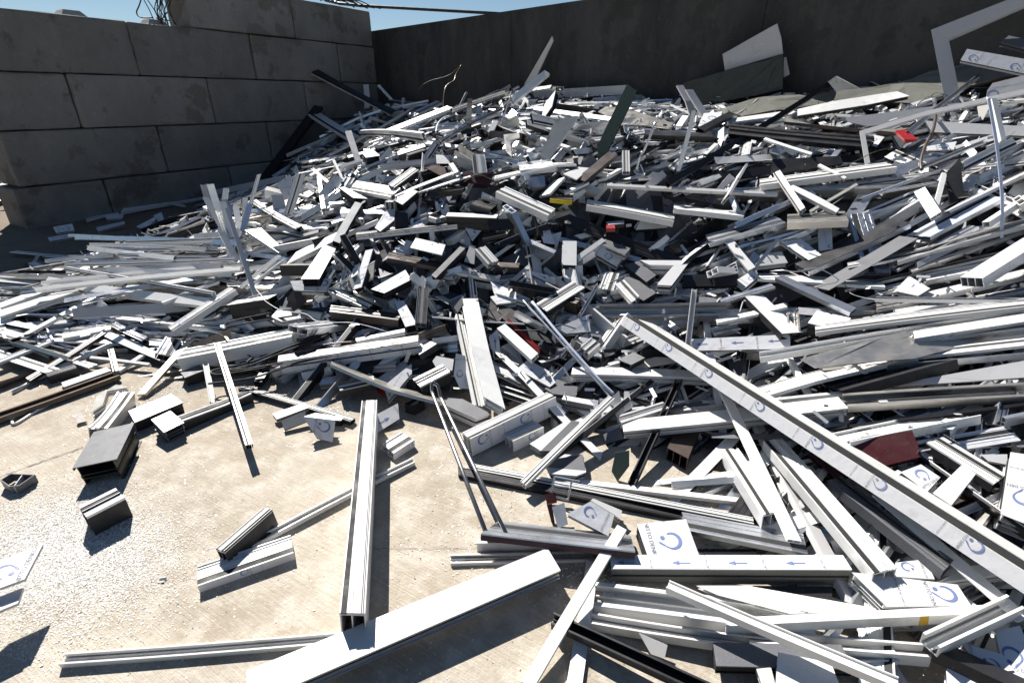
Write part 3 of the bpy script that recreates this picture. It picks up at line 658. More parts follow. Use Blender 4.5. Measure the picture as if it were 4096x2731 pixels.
H(9,'chan','W','W',(505,1290),(1735,1392),(510,1205),t=.05,lab='white channel with black plug under the dirty angle bar')
H(9,'chan','W','W',(1200,1420),(1520,1422),(1195,1345),t=.03,lab='short white channel end above the bottom edge')
Pl(9,'W','W',[(150,912),(490,912),(1440,1078),(780,1098),(300,975)],t=.02,tilt=6,h=.0,lab='white sheet with water drops below the olive profile')
Pl(9,'K','K',[(530,912),(1070,918),(1060,985),(1180,1030),(900,990)],t=.02,tilt=10,lab='black plate wedged between olive profile and white sheet')
Pl(9,'L','L',[(2060,32),(2240,30),(2240,100),(2110,75)],t=.05,tilt=30,lab='pale channel end at the right edge above the hollow block')
H(9,'win','L','L',(1170,905),(1420,1030),(1195,840),(1170,940),lab='open grey end of the large mitred printed offcut')
Pl(9,'W','W',[(1830,1475),(1860,1440),(2050,1560),(2050,1610),(1840,1600)],t=.04,tilt=15,lab='white notched plate touching the bottom edge at right')
# ---- middle right
Pl(6,'F','L',[(116,850),(780,818),(782,914),(128,928)],t=.03,tilt=35,h=.05,pr_='a',lab='white strip with two blue arrows pointing left',lm='the strip with two blue arrows')
H(6,'rib','C','S',(1720,162),(2230,-105),(1570,150),t=.03,h=.05,var=2,lab='wide pale blue silver panel leaning in the right of the heap',lm='the wide pale blue panel')
H(6,'sheet','G','S',(1040,522),(1640,172),(930,498),t=.004,h=.10,lab='flat grey steel strip lying diagonally in the right of the heap',lm='the flat grey steel strip')
H(6,'rib','S','S',(1280,400),(1166,8),(1460,402),t=.03,h=.05,var=0,lab='upright ribbed silver profile under the flat grey steel strip',lm='the upright ribbed silver profile')
H(6,'tri','K','S',(905,395),(1590,70),(812,345),(917,425),h=.05,lab='dark three-cell profile with a silver flank',lm='the dark three-cell profile')
H(6,'tri','L','S',(2076,440),(2500,175),(1922,434),(2085,505),h=.13,lab='grey mullion with three open square cells near the right edge',lm='the grey three-cell mullion')
H(6,'chan','S','W',(580,975),(2450,670),(572,935),t=.04,h=.06,lab='longest bright silver channel reaching the right edge, above the reflecting sheets',lm='the longest silver channel')
H(6,'box','L','L',(975,812),(1850,605),(962,790),t=.03,h=.06,lab='thin grey box section above the longest silver channel')
Pl(6,'M','M',[(850,985),(1440,820),(2380,620),(2380,770),(1620,975),(950,1045)],t=.004,tilt=14,solid=True,name='metal_sheet',kn='sheet',lab='large bare metal sheet reflecting darkly below the longest silver channel',lm='the large reflecting sheet')
Pl(6,'M','M',[(1890,905),(2380,760),(2380,890),(1912,992)],t=.004,tilt=22,h=.02,solid=True,name='metal_sheet',kn='sheet',lab='second bare metal sheet at the right edge')
H(6,'ang','W','W',(618,1232),(1640,978),(525,1172),t=.02,h=.06,lab='wide white wedge bar above the longest printed profile',lm='the wide white wedge bar')
H(6,'chan','M','M',(1170,1302),(2480,1228),(1130,1215),t=.04,h=.07,lab='long shiny silver channel reaching the right edge, below the charcoal bars',lm='the shiny silver channel')
H(6,'win','W','L',(-340,1470),(1170,1312),(-350,1395),(-335,1520),h=.06,lab='big white and grey profile crossing under the longest printed profile',lm='the big white and grey profile')
H(6,'rib','K','K',(1130,1195),(1905,985),(1010,1155),t=.06,var=2,h=.02,lab='broad black ribbed bar beneath the wide white wedge bar')
H(6,'ang','W','W',(1185,1540),(2065,1360),(1045,1450),t=.05,h=.06,lab='clean white bar with a lip above the dark red channel',lm='the clean white bar above dark red')
Pl(6,'L','L',[(1430,1160),(2380,990),(2380,1105),(1500,1165)],t=.012,tilt=40,h=.05,name='metal_sheet',kn='sheet',lab='dusty pale sheet on edge above the shiny silver channel')
H(6,'box','W','W',(500,390),(320,162),(548,365),t=.02,h=.10,lab='white stick pointing at a small printed cube')
Pl(6,'F','W',[(425,452),(530,385),(565,430),(485,500)],t=.06,tilt=25,h=.08,pr_='B',lab='small printed cube at the foot of the white stick')
H(6,'box','S','S',(548,388),(712,180),(530,372),t=.015,h=.10,lab='thin silver stick rising from the printed cube')
Pl(6,'F','W',[(715,195),(850,173),(992,285),(905,320)],t=.03,tilt=25,h=.05,lab='white mitred plate left of the dark three-cell profile')
Pl(6,'F','W',[(968,90),(1060,84),(1066,246),(975,250)],t=.03,tilt=30,h=.05,pr_='t',lab='upright white printed plate behind the dark three-cell profile')
H(6,'box','S','S',(1185,672),(680,438),(1225,640),t=.03,h=.07,lab='bent silver bar below the flat grey strip')
H(6,'box','W','K',(730,812),(480,562),(862,802),t=.05,h=.07,lab='wide white bar behind the arrow strip')
H(6,'box','W','W',(290,742),(762,632),(280,715),t=.02,h=.09,lab='thin white bar above the arrow strip')
H(6,'rib','S','S',(320,610),(682,500),(312,580),t=.02,h=.08,lab='short ribbed silver bar above the thin white bar')
H(6,'chan','L','W',(112,912),(157,515),(75,905),t=.015,h=.05,hb=.05,st=0.15,lab='narrow upright channel at the left end of the arrow strip')
Pl(5,'L','L',[(2115,320),(2455,322),(2330,490),(2232,485),(2345,355),(2180,352)],t=.08,tilt=12,h=.10,name='frame_corner',kn='frame corner',lab='grey mitred window frame corner above the white heap centre',lm='the grey frame corner')
Pl(6,'K','K',[(60,420),(430,405),(437,490),(60,497)],t=.04,tilt=45,h=.04,lab='plain black bar right of the grey frame corner')
H(6,'box','M','M',(1000,1050),(1560,1000),(850,970),t=.01,h=.0,lab='shiny metal strip under the reflecting sheet')
H(6,'box','W','W',(560,445),(1420,500),(555,405),t=.02,h=.04,lab='ribbed white rail right of the printed cube')
H(6,'chan','S','S',(1350,580),(2420,588),(1355,565),t=.02,h=.10,lab='straight thin silver rail reaching the right edge below the mullion')
Pl(6,'F','L',[(1465,540),(1580,425),(1722,510),(1640,560),(1500,530)],t=.03,tilt=20,h=.06,pr_='a',lab='white mitred offcut with a blue arrow left of the three-cell mullion')
H(6,'win','W','K',(900,740),(1120,790),(960,660),(895,830),h=.03,lab='white block with black flank above the longest silver channel')
H(6,'chan','M','M',(765,790),(755,645),(850,790),t=.04,h=.05,lab='short bright channel with an open dark end behind the arrow strip')
H(6,'box','G','G',(160,680),(270,690),(168,565),t=.06,h=.05,lab='charcoal cube beside the narrow upright channel')
H(6,'rib','S','S',(1500,385),(2050,95),(1440,370),t=.02,h=.05,lab='slim silver rail alongside the wide pale blue panel')
H(6,'box','M','M',(1600,400),(2352,130),(1580,380),t=.02,h=.05,lab='slim bare metal bar above the three-cell mullion')
H(6,'box','L','L',(1640,370),(1990,200),(1635,330),t=.03,h=.05,lab='short grey bar between pale blue panel and mullion')
# ---- centre
H(5,'win','W','W',(1065,1235),(925,578),(1212,1318),(1060,1305),h=.10,lab='large plain white profile standing tall in the middle of the heap front',lm='the tall white central profile')
H(5,'rib','W','W',(1010,1292),(880,680),(1062,1300),t=.04,h=.05,lab='ribbed white profile hugging the left side of the tall central profile')
H(5,'rib','W','F',(975,1520),(1552,1238),(922,1478),(1015,1625),ps='n',h=.01,var=1,lab='broad printed profile with a charcoal stripe at the foot of the heap',lm='the broad printed profile')
rod(5,[(1332,592),(1500,775),(1922,1240)],.008,'S',[.16,.16,.08],lab='round thin steel strip, left of the crossing pair',name='steel_strip',kn='steel strip')
rod(5,[(1392,600),(1600,850),(1830,1110),(1945,1225)],.010,'C',[.16,.16,.10,.06],lab='flat translucent strip, right of the crossing pair',name='plastic_strip',kn='strip')
H(5,'win','K','F',(-319,1003),(625,865),(-312,960),(-300,1085),ps='a',h=.05,lab='long printed face with blue arrows pointing right under black edge',lm='the long arrow-printed profile')
H(5,'rib','N','N',(30,665),(490,722),(38,622),(24,712),var=0,h=.03,lab='dark brown ribbed profile left of the printed offcut with the arrow',lm='the dark brown ribbed profile')
H(5,'rib','N','N',(418,305),(780,375),(432,256),(415,330),var=2,h=.05,lab='dark brown ribbed slab under the pale flat plate',lm='the brown ribbed slab')
Pl(5,'L','L',[(610,170),(810,216),(785,286),(572,235)],t=.008,tilt=14,h=.12,lab='pale flat plate lying over brown slab',lm='the pale flat plate',name='flat_plate',kn='plate')
H(5,'win','F','K',(245,500),(322,245),(190,517),t=.06,h=.08,pr_='n',lab='printed white bar pointing up beside the brown ribbed slab')
H(5,'rib','G','G',(682,745),(697,502),(605,737),t=.05,h=.08,var=1,lab='upright charcoal grooved profile left of the tall central profile')
Pl(5,'F','K',[(462,595),(530,590),(618,750),(540,768)],t=.06,tilt=18,h=.08,pr_='a',lab='white offcut with a blue arrow and an open dark end',lm='the arrow offcut with dark end')
Pl(5,'F','K',[(310,515),(540,385),(580,450),(398,542)],t=.06,tilt=16,h=.04,pr_='a',lab='shaded printed slab with an arrow above the swarf tray')
H(5,'box','G','K',(745,440),(942,240),(715,420),t=.06,h=.10,lab='charcoal bar leaning up right across the heap centre')
Pl(5,'L','K',[(935,330),(975,213),(1012,228),(1003,348)],t=.04,tilt=35,h=.08,lab='pale triangular plate touching the charcoal leaning bar')
H(5,'rib','W','W',(1095,345),(1007,245),(1165,320),t=.05,h=.10,var=0,lab='white ribbed offcut in the heap centre beside the pale triangle')
Pl(5,'F','L',[(1825,205),(2012,285),(1960,362),(1812,275)],t=.07,tilt=45,h=.06,pr_='B',lab='printed block with a blue hook mark right of centre',lm='the printed block right of centre')
Pl(5,'G','L',[(1882,178),(2052,240),(2015,283),(1830,203)],t=.05,tilt=12,h=.10,lab='charcoal lid of the printed block right of centre')
Pl(5,'G','K',[(2008,350),(2110,325),(2225,420),(2160,467)],t=.06,tilt=12,h=.08,lab='charcoal slab left of the grey frame corner')
Pl(5,'G','K',[(2020,422),(2090,410),(2225,540),(2140,592),(1985,500)],t=.06,tilt=10,h=.03,lab='speckled charcoal slab below its twin by the frame corner')
H(5,'rib','W','W',(2060,602),(1950,480),(2112,560),t=.06,h=.10,var=2,lab='white ribbed block left of the charcoal slabs')
H(5,'win','W','K',(1590,350),(1595,190),(1690,355),t=.05,h=.08,var=1,lab='upright black and white offcut above the centre right')
Pl(5,'F','L',[(1555,775),(1770,685),(1786,800),(1622,812)],t=.05,tilt=40,h=.05,pr_='t',lab='printed white slab between the steel strips and the charcoal cube')
H(5,'rib','W','K',(1490,662),(1745,502),(1420,612),t=.05,h=.08,var=2,lab='white and black offcut above the thin steel strips')
Pl(5,'K','K',[(1110,600),(1240,640),(1545,815),(1552,882),(1330,842),(1095,690)],t=.03,tilt=20,h=.03,lab='large black panel right of the tall central profile',lm='the large black panel')
Pl(5,'R','R',[(1225,703),(1452,915),(1440,945),(1225,730)],t=.012,tilt=35,h=.06,solid=True,name='red_strip',kn='strip',lab='narrow red strip lying on the large black panel',lm='the narrow red strip')
H(5,'box','W','W',(1385,988),(1155,778),(1432,945),t=.04,h=.08,lab='white bar lying beside the narrow red strip')
Pl(5,'F','W',[(1100,835),(1165,780),(1180,960),(1135,978)],t=.05,tilt=45,h=.06,pr_='a',lab='white printed offcut just right of the tall central profile')
Pl(5,'F','W',[(1112,460),(1372,575),(1340,600),(1150,542)],t=.05,tilt=18,h=.05,pr_='a',lab='wedge with a blue arrow above the large black panel')
Pl(5,'F','W',[(865,1090),(880,945),(942,962),(972,1180),(905,1177)],t=.03,tilt=45,h=.04,pr_='B',lab='printed pentagon left of the tall central profile')
Pl(5,'W','K',[(722,998),(748,963),(866,985),(856,1060),(760,1066)],t=.05,tilt=30,h=.04,lab='plain white pentagon left of the printed pentagon')
Pl(5,'F','W',[(395,1165),(580,1015),(584,1078),(430,1262)],t=.04,tilt=25,h=.05,pr_='t',lab='printed white offcut under the long arrow-printed profile')
H(5,'rib','W','K',(98,1192),(332,1140),(85,1150),(105,1240),h=.05,var=1,lab='white ribbed offcut with black flank at the left foot of the heap')
H(5,'bar','M','K',(45,1020),(775,1275),(38,985),t=.02,h=.10,hb=.04,lab='long shiny bar with a black edge sloping down to the heap foot',lm='the shiny black-edged bar')
H(5,'rib','W','K',(640,1168),(838,1068),(590,1118),(655,1240),h=.03,var=2,lab='white ribbed block with charcoal flank above the small open tube')
Pl(5,'G','L',[(790,1285),(830,1245),(925,1252),(1118,1352),(1020,1388)],t=.08,tilt=10,h=.02,lab='charcoal mitred slab with white edges at the end of the shiny bar')
Pl(5,'L','K',[(598,1305),(535,1283),(602,1252),(668,1262)],t=.07,tilt=5,opened=True,lab='small open square tube standing on its end on the yard')
Pl(5,'F','L',[(350,1355),(490,1280),(500,1385),(345,1482)],t=.05,tilt=30,base=True,pr_='a',lab='printed plate right of the top of the long striped upright profile')
H(5,'rib','L','F',(460,1618),(602,1527),(383,1550),(470,1662),ps='n',var=0,lab='short ribbed offcut with printed flank right of the long striped upright')
H(5,'rib','W','F',(1262,1535),(1470,1440),(1205,1490),(1275,1605),ps='n',h=.0,var=1,lab='short offcut with a maroon line and printed flank below the broad profile')
H(5,'bar','X','X',(1262,1545),(1470,1452),(1262,1533),t=.006,h=.03,lab='maroon rubber line on the short offcut below the broad profile',name='seal_strip')
Pl(5,'G','G',[(1450,1600),(1660,1395),(1712,1405),(1560,1600)],t=.05,tilt=14,lab='dusty charcoal slab behind the white bar below the steel strips')
Pl(5,'W','W',[(1375,1552),(1625,1395),(1652,1410),(1450,1600)],t=.04,tilt=14,h=.02,lab='white slab paired with the dusty charcoal slab')
H(5,'chan','W','K',(1180,1200),(1480,1300),(1178,1153),t=.03,h=.03,lab='white double rail behind the broad printed profile')
Pl(5,'G','G',[(1475,1182),(1560,1120),(1700,1170),(1682,1235),(1530,1217)],t=.03,tilt=12,h=.03,lab='charcoal plate with water drops under the steel strips')
H(5,'win','W','L',(1655,1085),(2600,1118),(1665,1036),(1660,1132),h=.04,lab='long white profile lying level right of the steel strips',lm='the level white profile')
H(5,'win','G','K',(2058,1022),(2150,975),(1970,988),(2052,1100),h=.05,lab='charcoal cube standing on the level white profile',lm='the charcoal cube')
Pl(5,'Q','M',[(2055,1012),(2220,970),(2380,978),(2352,1012),(2065,1052)],t=.006,tilt=15,h=.08,lab='bent dirty metal strip beside the charcoal cube',name='metal_strip',kn='strip')
H(5,'rib','W','W',(1772,950),(1852,882),(1718,895),t=.07,h=.06,var=0,lab='white grooved cube left of the charcoal cube')
H(5,'rib','L','W',(1992,1412),(2312,1312),(1962,1365),t=.05,h=.06,var=2,lab='grey ribbed bar above the left end of the big white and grey profile')
Pl(5,'G','K',[(1870,1490),(1980,1440),(2005,1520),(1890,1552)],t=.03,tilt=25,lab='charcoal cap at the left end of the big white and grey profile')
Pl(5,'L','K',[(1925,1245),(1975,1195),(2010,1345),(1955,1372)],t=.04,tilt=45,h=.03,lab='white face of the upright offcut beside the steel strips tip')
Pl(5,'W','K',[(2010,1200),(2042,1200),(2067,1312),(2005,1345)],t=.04,tilt=40,h=.03,lab='white strip behind the tip of the steel strips')
Pl(5,'F','Q',[(1288,1050),(1365,988),(1505,1065),(1550,1142),(1510,1172)],t=.05,tilt=18,h=.04,pr_='a',lab='mitred offcut with an arrow and a stained cream end')
Pl(5,'F','W',[(1130,1020),(1357,1110),(1310,1142),(1150,1062)],t=.05,tilt=18,h=.02,pr_='t',lab='printed slab just right of the foot of the tall central profile')
H(5,'win','K','F',(205,150),(886,75),(212,135),(210,187),ps='n',h=.06,lab='long printed face lying level in the upper middle of the heap',lm='the level printed face')
H(5,'box','W','K',(100,205),(250,-60),(50,187),t=.06,h=.08,lab='white-topped black bar pointing up right at the left of the heap centre')
Pl(5,'R','R',[(405,1235),(350,1205),(340,1160),(402,1200)],t=.01,tilt=20,h=.02,solid=True,lab='small red plate behind the shiny black-edged bar',name='red_plate',kn='plate')
H(5,'rib','K','K',(560,1010),(800,960),(560,960),t=.04,h=.0,lab='dark bar end below the arrow-printed profile')
H(5,'tri','W','K',(632,955),(750,880),(625,868),t=.05,h=.03,lab='open black and white end of the arrow-printed profile')
H(5,'chan','W','W',(720,700),(1335,745),(715,692),t=.01,h=.06,lab='very thin white bar passing behind the tall central profile')
H(5,'box','F','L',(210,865),(535,800),(205,845),t=.03,h=.06,pr_='n',lab='white bar lying on the long arrow-printed profile')
H(5,'box','W','W',(1700,320),(1885,190),(1690,290),t=.03,h=.08,lab='bright bar left of the printed block right of centre')
H(5,'chan','M','M',(190,530),(380,620),(230,495),t=.03,h=.05,lab='open tray full of swarf, left of the arrow offcut',lm='the tray of swarf')
H(5,'rib','W','W',(20,525),(275,645),(60,500),t=.03,h=.03,lab='ribbed white panel under the tray of swarf')
Pl(5,'G','K',[(830,600),(940,555),(925,620),(880,690)],t=.04,tilt=30,h=.03,lab='charcoal offcut behind the top of the tall central profile')
Pl(5,'F','W',[(1110,565),(1250,530),(1285,600),(1150,615)],t=.05,tilt=20,h=.06,pr_='t',lab='printed roof-shaped piece over the large black panel')
H(5,'win','N','K',(1080,360),(1300,370),(1085,330),(1085,395),h=.05,lab='dark open-ended profile in the heap centre')
H(5,'tri','K','K',(1105,120),(1270,110),(1090,50),(1100,125),h=.10,lab='open black honeycomb end in the upper centre')
H(5,'rib','O','K',(1058,175),(1228,140),(1060,130),(1060,200),h=.05,lab='olive grooved offcut in the upper centre')
Pl(5,'F','K',[(555,95),(650,40),(700,65),(640,105)],t=.05,tilt=20,h=.05,pr_='B',lab='small printed offcut left of the pale flat plate')
Pl(5,'F','K',[(940,100),(1060,110),(990,195)],t=.04,tilt=35,h=.06,pr_='a',lab='grey printed triangle above the pale triangle')
Pl(5,'F','K',[(1430,105),(1510,110),(1548,215),(1470,205)],t=.04,tilt=30,h=.06,lab='white printed slab left of the upright black and white offcut')
Pl(5,'F','L',[(1385,395),(1500,420),(1510,475),(1395,420)],t=.03,tilt=50,h=.04,pr_='a',lab='shaded strip with an arrow in the heap centre right')
H(5,'chan','S','S',(1700,690),(1830,470),(1720,700),t=.03,h=.08,lab='bright rod-like channel above the printed white slab')
# ---- upper centre
Pl(2,'F','W',[(335,1530),(400,1425),(470,1400),(465,1480),(370,1556)],t=.05,tilt=22,h=.10,pr_='b',lab='printed block with blue hook mark in the upper left of the heap',lm='the printed block of the upper heap')
Pl(2,'K','K',[(470,1420),(556,1430),(562,1567),(472,1562)],t=.06,tilt=45,h=.08,lab='black slab beside the printed block of the upper heap')
H(2,'win','W','K',(812,1452),(1152,1465),(825,1428),(820,1540),h=.06,lab='broad black faced profile with a white top in the upper heap')
H(2,'rib','W','W',(1500,1448),(1148,1287),(1548,1402),t=.06,h=.14,var=0,lab='long white ribbed profile pointing at the yellow-faced offcut',lm='the ribbed profile by the yellow face')
H(2,'win','N','Y',(1512,1328),(1660,1342),(1515,1300),(1515,1364),h=.10,lab='offcut with a bright yellow face',lm='the yellow-faced offcut')
H(2,'rib','W','W',(165,1272),(440,1322),(210,1215),(172,1295),h=.08,var=1,lab='white ribbed offcut with black edge, upper left of the heap')
H(2,'win','W','K',(520,1375),(625,1287),(472,1350),(522,1425),h=.10,lab='white-topped black box leaning in the upper heap',lm='the white-topped black box')
Pl(2,'L','K',[(95,1262),(130,1255),(287,1335),(190,1330)],t=.07,tilt=14,h=.06,lab='grey-topped black box at the upper left of the heap')
H(2,'rib','W','K',(465,1260),(628,1140),(425,1238),t=.05,h=.10,var=1,lab='black striped white bar pointing up right, upper heap')
Pl(2,'W','K',[(240,1020),(330,1012),(370,1045),(275,1060)],t=.12,tilt=10,h=.14,lab='white-capped box standing proud at the heap top left',lm='the white-capped box')
H(2,'box','W','K',(490,1042),(675,985),(488,1018),t=.06,h=.10,lab='white wedge topping a black offcut near the white-capped box')
Pl(2,'X','X',[(920,1150),(1120,1170),(1130,1247),(935,1217)],t=.02,tilt=40,h=.08,lab='dark maroon plate in the upper heap',lm='the maroon plate')
Pl(2,'X','X',[(680,1130),(740,1108),(842,1130),(800,1192)],t=.02,tilt=30,h=.08,lab='smaller maroon plate left of the other maroon plate')
H(2,'box','F','F',(1310,1145),(1555,1115),(1302,1110),t=.05,h=.08,pr_='n',lab='printed bar level with the cream leaning board')
Pl(2,'Q','L',[(1445,1045),(1548,800),(1697,790),(1500,1087)],t=.03,tilt=45,base=True,lab='stained cream board leaning on the heap top',lm='the stained cream board',solid=True,name='leaning_board',kn='board',plane=None)
Pl(2,'E','D',[(1808,1040),(1865,905),(2030,565),(2095,612),(1925,960),(1872,1078)],t=.06,tilt=58,base=True,name='box_section',kn='box section',lab='tall green box section leaning upright on the heap',lm='the tall green box section')
Pl(2,'Q','L',[(1338,570),(1525,245),(1533,275),(1390,580)],t=.02,plane='wall',off=.3,solid=True,kn='board',lab='pale board leaning high against the dark wall',lm='the board against the dark wall',name='leaning_board')
H(2,'box','W','W',(1268,692),(1510,495),(1250,655),t=.06,h=.03,st=0.3,lab='white bar propped up below the board against the wall')
H(2,'rib','S','M',(790,958),(1197,738),(770,935),t=.04,h=.16,lab='long silver rail sloping up right near the heap top',lm='the long silver rail')
Pl(2,'L','L',[(1375,612),(2030,572),(2036,635),(1420,666)],t=.05,plane='wall',off=.3,kn='bar',solid=True,lab='long white bar lying level at the foot of the dark wall',lm='the level bar at the dark wall')
H(2,'rib','K','Q',(-92,492),(442,772),(-75,452),t=.03,h=.10,lab='long black bar with cream edge sloping down from the block wall',lm='the long black bar by the block wall')
H(1,'box','K','K',(1725,1215),(2112,708),(1780,1228),t=.06,h=.03,lab='thick black bar leaning against the block wall',lm='the thick black bar on the block wall')
H(2,'rib','W','W',(235,917),(665,962),(220,880),t=.04,h=.14,lab='white rail sloping gently right near the corner')
H(2,'rib','W','W',(40,1062),(612,728),(30,1035),t=.05,h=.10,var=1,lab='long white rail with dark groove rising from the corner side')
H(2,'rib','F','W',(575,790),(785,690),(550,770),t=.05,h=.14,pr_='t',lab='printed rail stacked over the long white rails')
H(2,'rib','W','W',(400,905),(862,725),(385,880),t=.04,h=.12,var=2,lab='white rail just under the printed rail')
H(2,'rib','W','K',(860,762),(1210,638),(858,735),t=.05,h=.16,var=1,lab='white rail ending below the propped up bar')
Pl(2,'L','L',[(135,882),(177,876),(245,1085),(205,1085)],t=.03,tilt=35,h=.12,lab='bent end of the rail hanging down near the corner')
H(1,'rib','F','W',(2065,768),(2345,942),(2150,758),t=.04,h=.14,lab='white rail resting against the block wall top of the heap')
H(2,'box','L','L',(265,730),(257,570),(300,722),t=.02,h=.12,st=0.05,lab='short upright strip in the wall corner')
H(2,'box','W','W',(455,665),(368,570),(440,672),t=.02,h=.05,st=0.1,lab='thin strip in the wall corner beside the upright strip')
H(2,'box','K','K',(950,900),(957,662),(985,902),t=.04,h=.10,st=0.2,lab='upright black bar near the heap top')
H(2,'box','W','L',(870,722),(905,650),(912,715),t=.04,h=.08,st=0.0,lab='short upright white stub left of the upright black bar')
rod(2,[(822,850),(800,760),(795,690),(806,600),(830,565),(868,540),(880,500),(915,440)],0.009,'B',0,depth=[9.4,9.5,9.6,9.7,9.8,9.9,10,10],lab='curved bronze wire sticking up above the heap',lm='the curved bronze wire',name='bent_wire',kn='wire')
rod(2,[(630,608),(660,570),(720,540),(800,520),(860,490),(915,437)],.008,'wire',0,depth=[11,10.9,10.7,10.5,10.3,10],lab='dark curved wire against the dark wall',name='bent_wire',kn='wire')
rod(2,[(840,780),(800,790),(760,830),(745,890)],.008,'W',.25,lab='pale curved wire below the bronze wire',name='bent_wire',kn='wire')
rod(2,[(2222,822),(2150,1000),(2115,1060),(2095,1140)],.010,'S',[.55,.35,.25,.15],lab='silver rod sticking up right of the tall green section')
Pl(2,'M','M',[(1835,750),(1890,715),(2100,755),(2342,830),(2310,866),(1990,830)],t=.01,tilt=14,h=.10,lab='dusty metal sheet behind the tall green section',name='metal_sheet',kn='sheet')
H(2,'box','W','F',(1700,845),(2092,800),(1700,832),(1698,878),h=.08,ps='n',lab='printed bar passing behind the tall green section')
H(3,'win','K','K',(-200,905),(270,920),(-195,872),(-200,935),h=.08,lab='long black box section with an amber spot, upper right of the heap')
H(2,'box','N','N',(1745,1220),(1965,1035),(1690,1197),t=.04,h=.12,lab='dark brown bar with a white label below the green section')
Pl(2,'L','W',[(1600,1168),(1832,1062),(1838,1085),(1690,1205)],t=.01,tilt=16,h=.10,lab='pale sheet left of the dark brown bar',name='metal_sheet',kn='sheet')
H(2,'rib','W','W',(1135,1202),(1690,1105),(1130,1185),t=.02,h=.10,lab='slim white rail below the stained cream board')
H(2,'rib','L','L',(2000,1150),(1998,1010),(2050,1150),t=.04,h=.08,lab='upright grooved stub right of the green section foot')
H(2,'rib','W','W',(1760,1378),(2345,1485),(1762,1340),(1762,1420),h=.08,var=1,lab='broad white ribbed profile right of the yellow-faced offcut',lm='the broad ribbed profile right of yellow')
H(2,'sheet','L','L',(1400,735),(1905,810),(1415,715),t=.02,h=.10,lab='long pale strip lying behind the stained cream board')
H(2,'win','W','K',(1445,830),(1475,700),(1525,715),t=.05,h=.10,st=0.1,lab='upright white and black stub behind the cream board')
H(2,'box','W','W',(1565,740),(1525,640),(1590,735),t=.02,h=.05,st=0.1,lab='thin white stick near the dark wall foot')
H(2,'box','L','L',(1185,845),(1258,615),(1178,840),t=.02,h=.12,st=0.2,lab='thin curved stick left of the cream board')
Pl(2,'M','M',[(1200,905),(1305,893),(1308,925),(1245,945),(1255,1055),(1215,1010)],t=.01,tilt=25,h=.12,lab='sunstruck bare metal scrap in the upper heap')
Pl(2,'W','K',[(745,1040),(835,1045),(838,1100),(750,1100)],t=.05,tilt=30,h=.08,lab='white square plate in the upper heap')
H(2,'rib','W','G',(1000,1165),(985,1040),(1090,1155),t=.05,h=.10,var=1,st=0.1,lab='upright ribbed black and white offcut in the upper heap')
Pl(2,'W','W',[(830,1100),(860,1092),(915,1175),(885,1190)],t=.03,tilt=20,h=.12,lab='small white bar touching the maroon plates')
H(2,'sheet','L','L',(470,1320),(905,1150),(468,1305),t=.01,h=.12,lab='thin pale strip passing left of the maroon plate')
H(2,'sheet','L','L',(600,1300),(980,1185),(600,1290),t=.01,h=.12,lab='second thin pale strip below the maroon plate')
H(2,'win','K','K',(930,1270),(760,1290),(925,1250),(930,1310),h=.06,lab='dark faced box left of the long ribbed profile')
H(2,'rib','K','K',(1110,1410),(975,1370),(1160,1370),t=.06,h=.08,var=0,lab='black grooved cube with a bright top in the heap')
H(2,'box','W','W',(1510,1300),(1610,1190),(1440,1320),t=.02,h=.1,lab='white bar leaning left of the yellow-faced offcut')
H(2,'box','W','W',(1610,1300),(1775,1225),(1605,1285),t=.02,h=.10,lab='thin white bar right above the yellow-faced offcut')
H(2,'win','F','K',(2010,1500),(1905,1510),(2010,1480),(2010,1530),h=.08,lab='small white box with red underside, right centre',lm='the small box with red underside')
H(2,'bar','R','R',(1890,1510),(1945,1508),(1890,1535),t=.03,h=.06,lab='red block under the small white box right of centre')
# ---- upper right
H(3,'rib','K','K',(-20,1240),(1058,572),(-45,1205),t=.05,h=.14,lab='longest black bar, sloping up right to the dark wall',lm='the longest black bar')
H(3,'win','W','K',(830,778),(1583,645),(830,735),(850,798),h=.10,lab='bright white bar with a black flank below the olive boards',lm='the bright bar below the olive boards')
H(3,'box','W','L',(365,825),(840,760),(362,800),t=.04,h=.06,lab='second bright white bar below the olive boards, crossed by the black bar')
H(3,'box','O','N',(740,818),(1480,888),(745,785),t=.03,h=.12,lab='long olive brown bar under the bright white bar')
H(3,'rib','K','K',(360,897),(1308,990),(372,832),t=.08,h=.06,ro=56,var=2,lab='wide black grooved profile with a tape patch',lm='the wide black grooved profile')
Pl(3,'K','K',[(660,1070),(1115,1048),(1140,1100),(730,1165),(648,1177)],t=.02,tilt=45,h=.06,lab='plain black plate below the wide black grooved profile',lm='the plain black plate')
Pl(3,'O','N',[(280,740),(600,655),(1090,610),(1070,682),(700,745),(400,790)],t=.03,tilt=25,h=.04,lab='olive board with pale blue stains at the wall',solid=True,name='board',kn='board',lm='the stained olive board')
Pl(3,'O','N',[(1090,615),(1540,540),(1780,470),(2380,355),(2380,470),(1920,610),(1585,690),(1070,690)],t=.03,tilt=30,h=.04,lab='long olive board reaching the right edge',solid=True,name='board',kn='board',lm='the long olive board')
Pl(3,'L','L',[(325,365),(695,160),(722,260),(732,362),(340,476)],t=.02,plane='wall',off=.25,solid=True,name='panel',kn='panel',lab='pale torn panel leaning against the dark wall',lm='the pale panel on the dark wall')
Pl(3,'L','L',[(735,390),(752,385),(776,500),(735,522)],t=.02,plane='wall',off=.20,solid=True,name='panel',kn='panel',lab='narrow sliver hanging right of the pale panel')
Pl(3,'D','D',[(60,560),(340,480),(732,365),(728,600),(560,640),(200,705),(60,700)],t=.03,plane='wall',off=.32,solid=True,name='panel',kn='panel',lab='dark green sheet leaning on the dark wall below the pale panel')
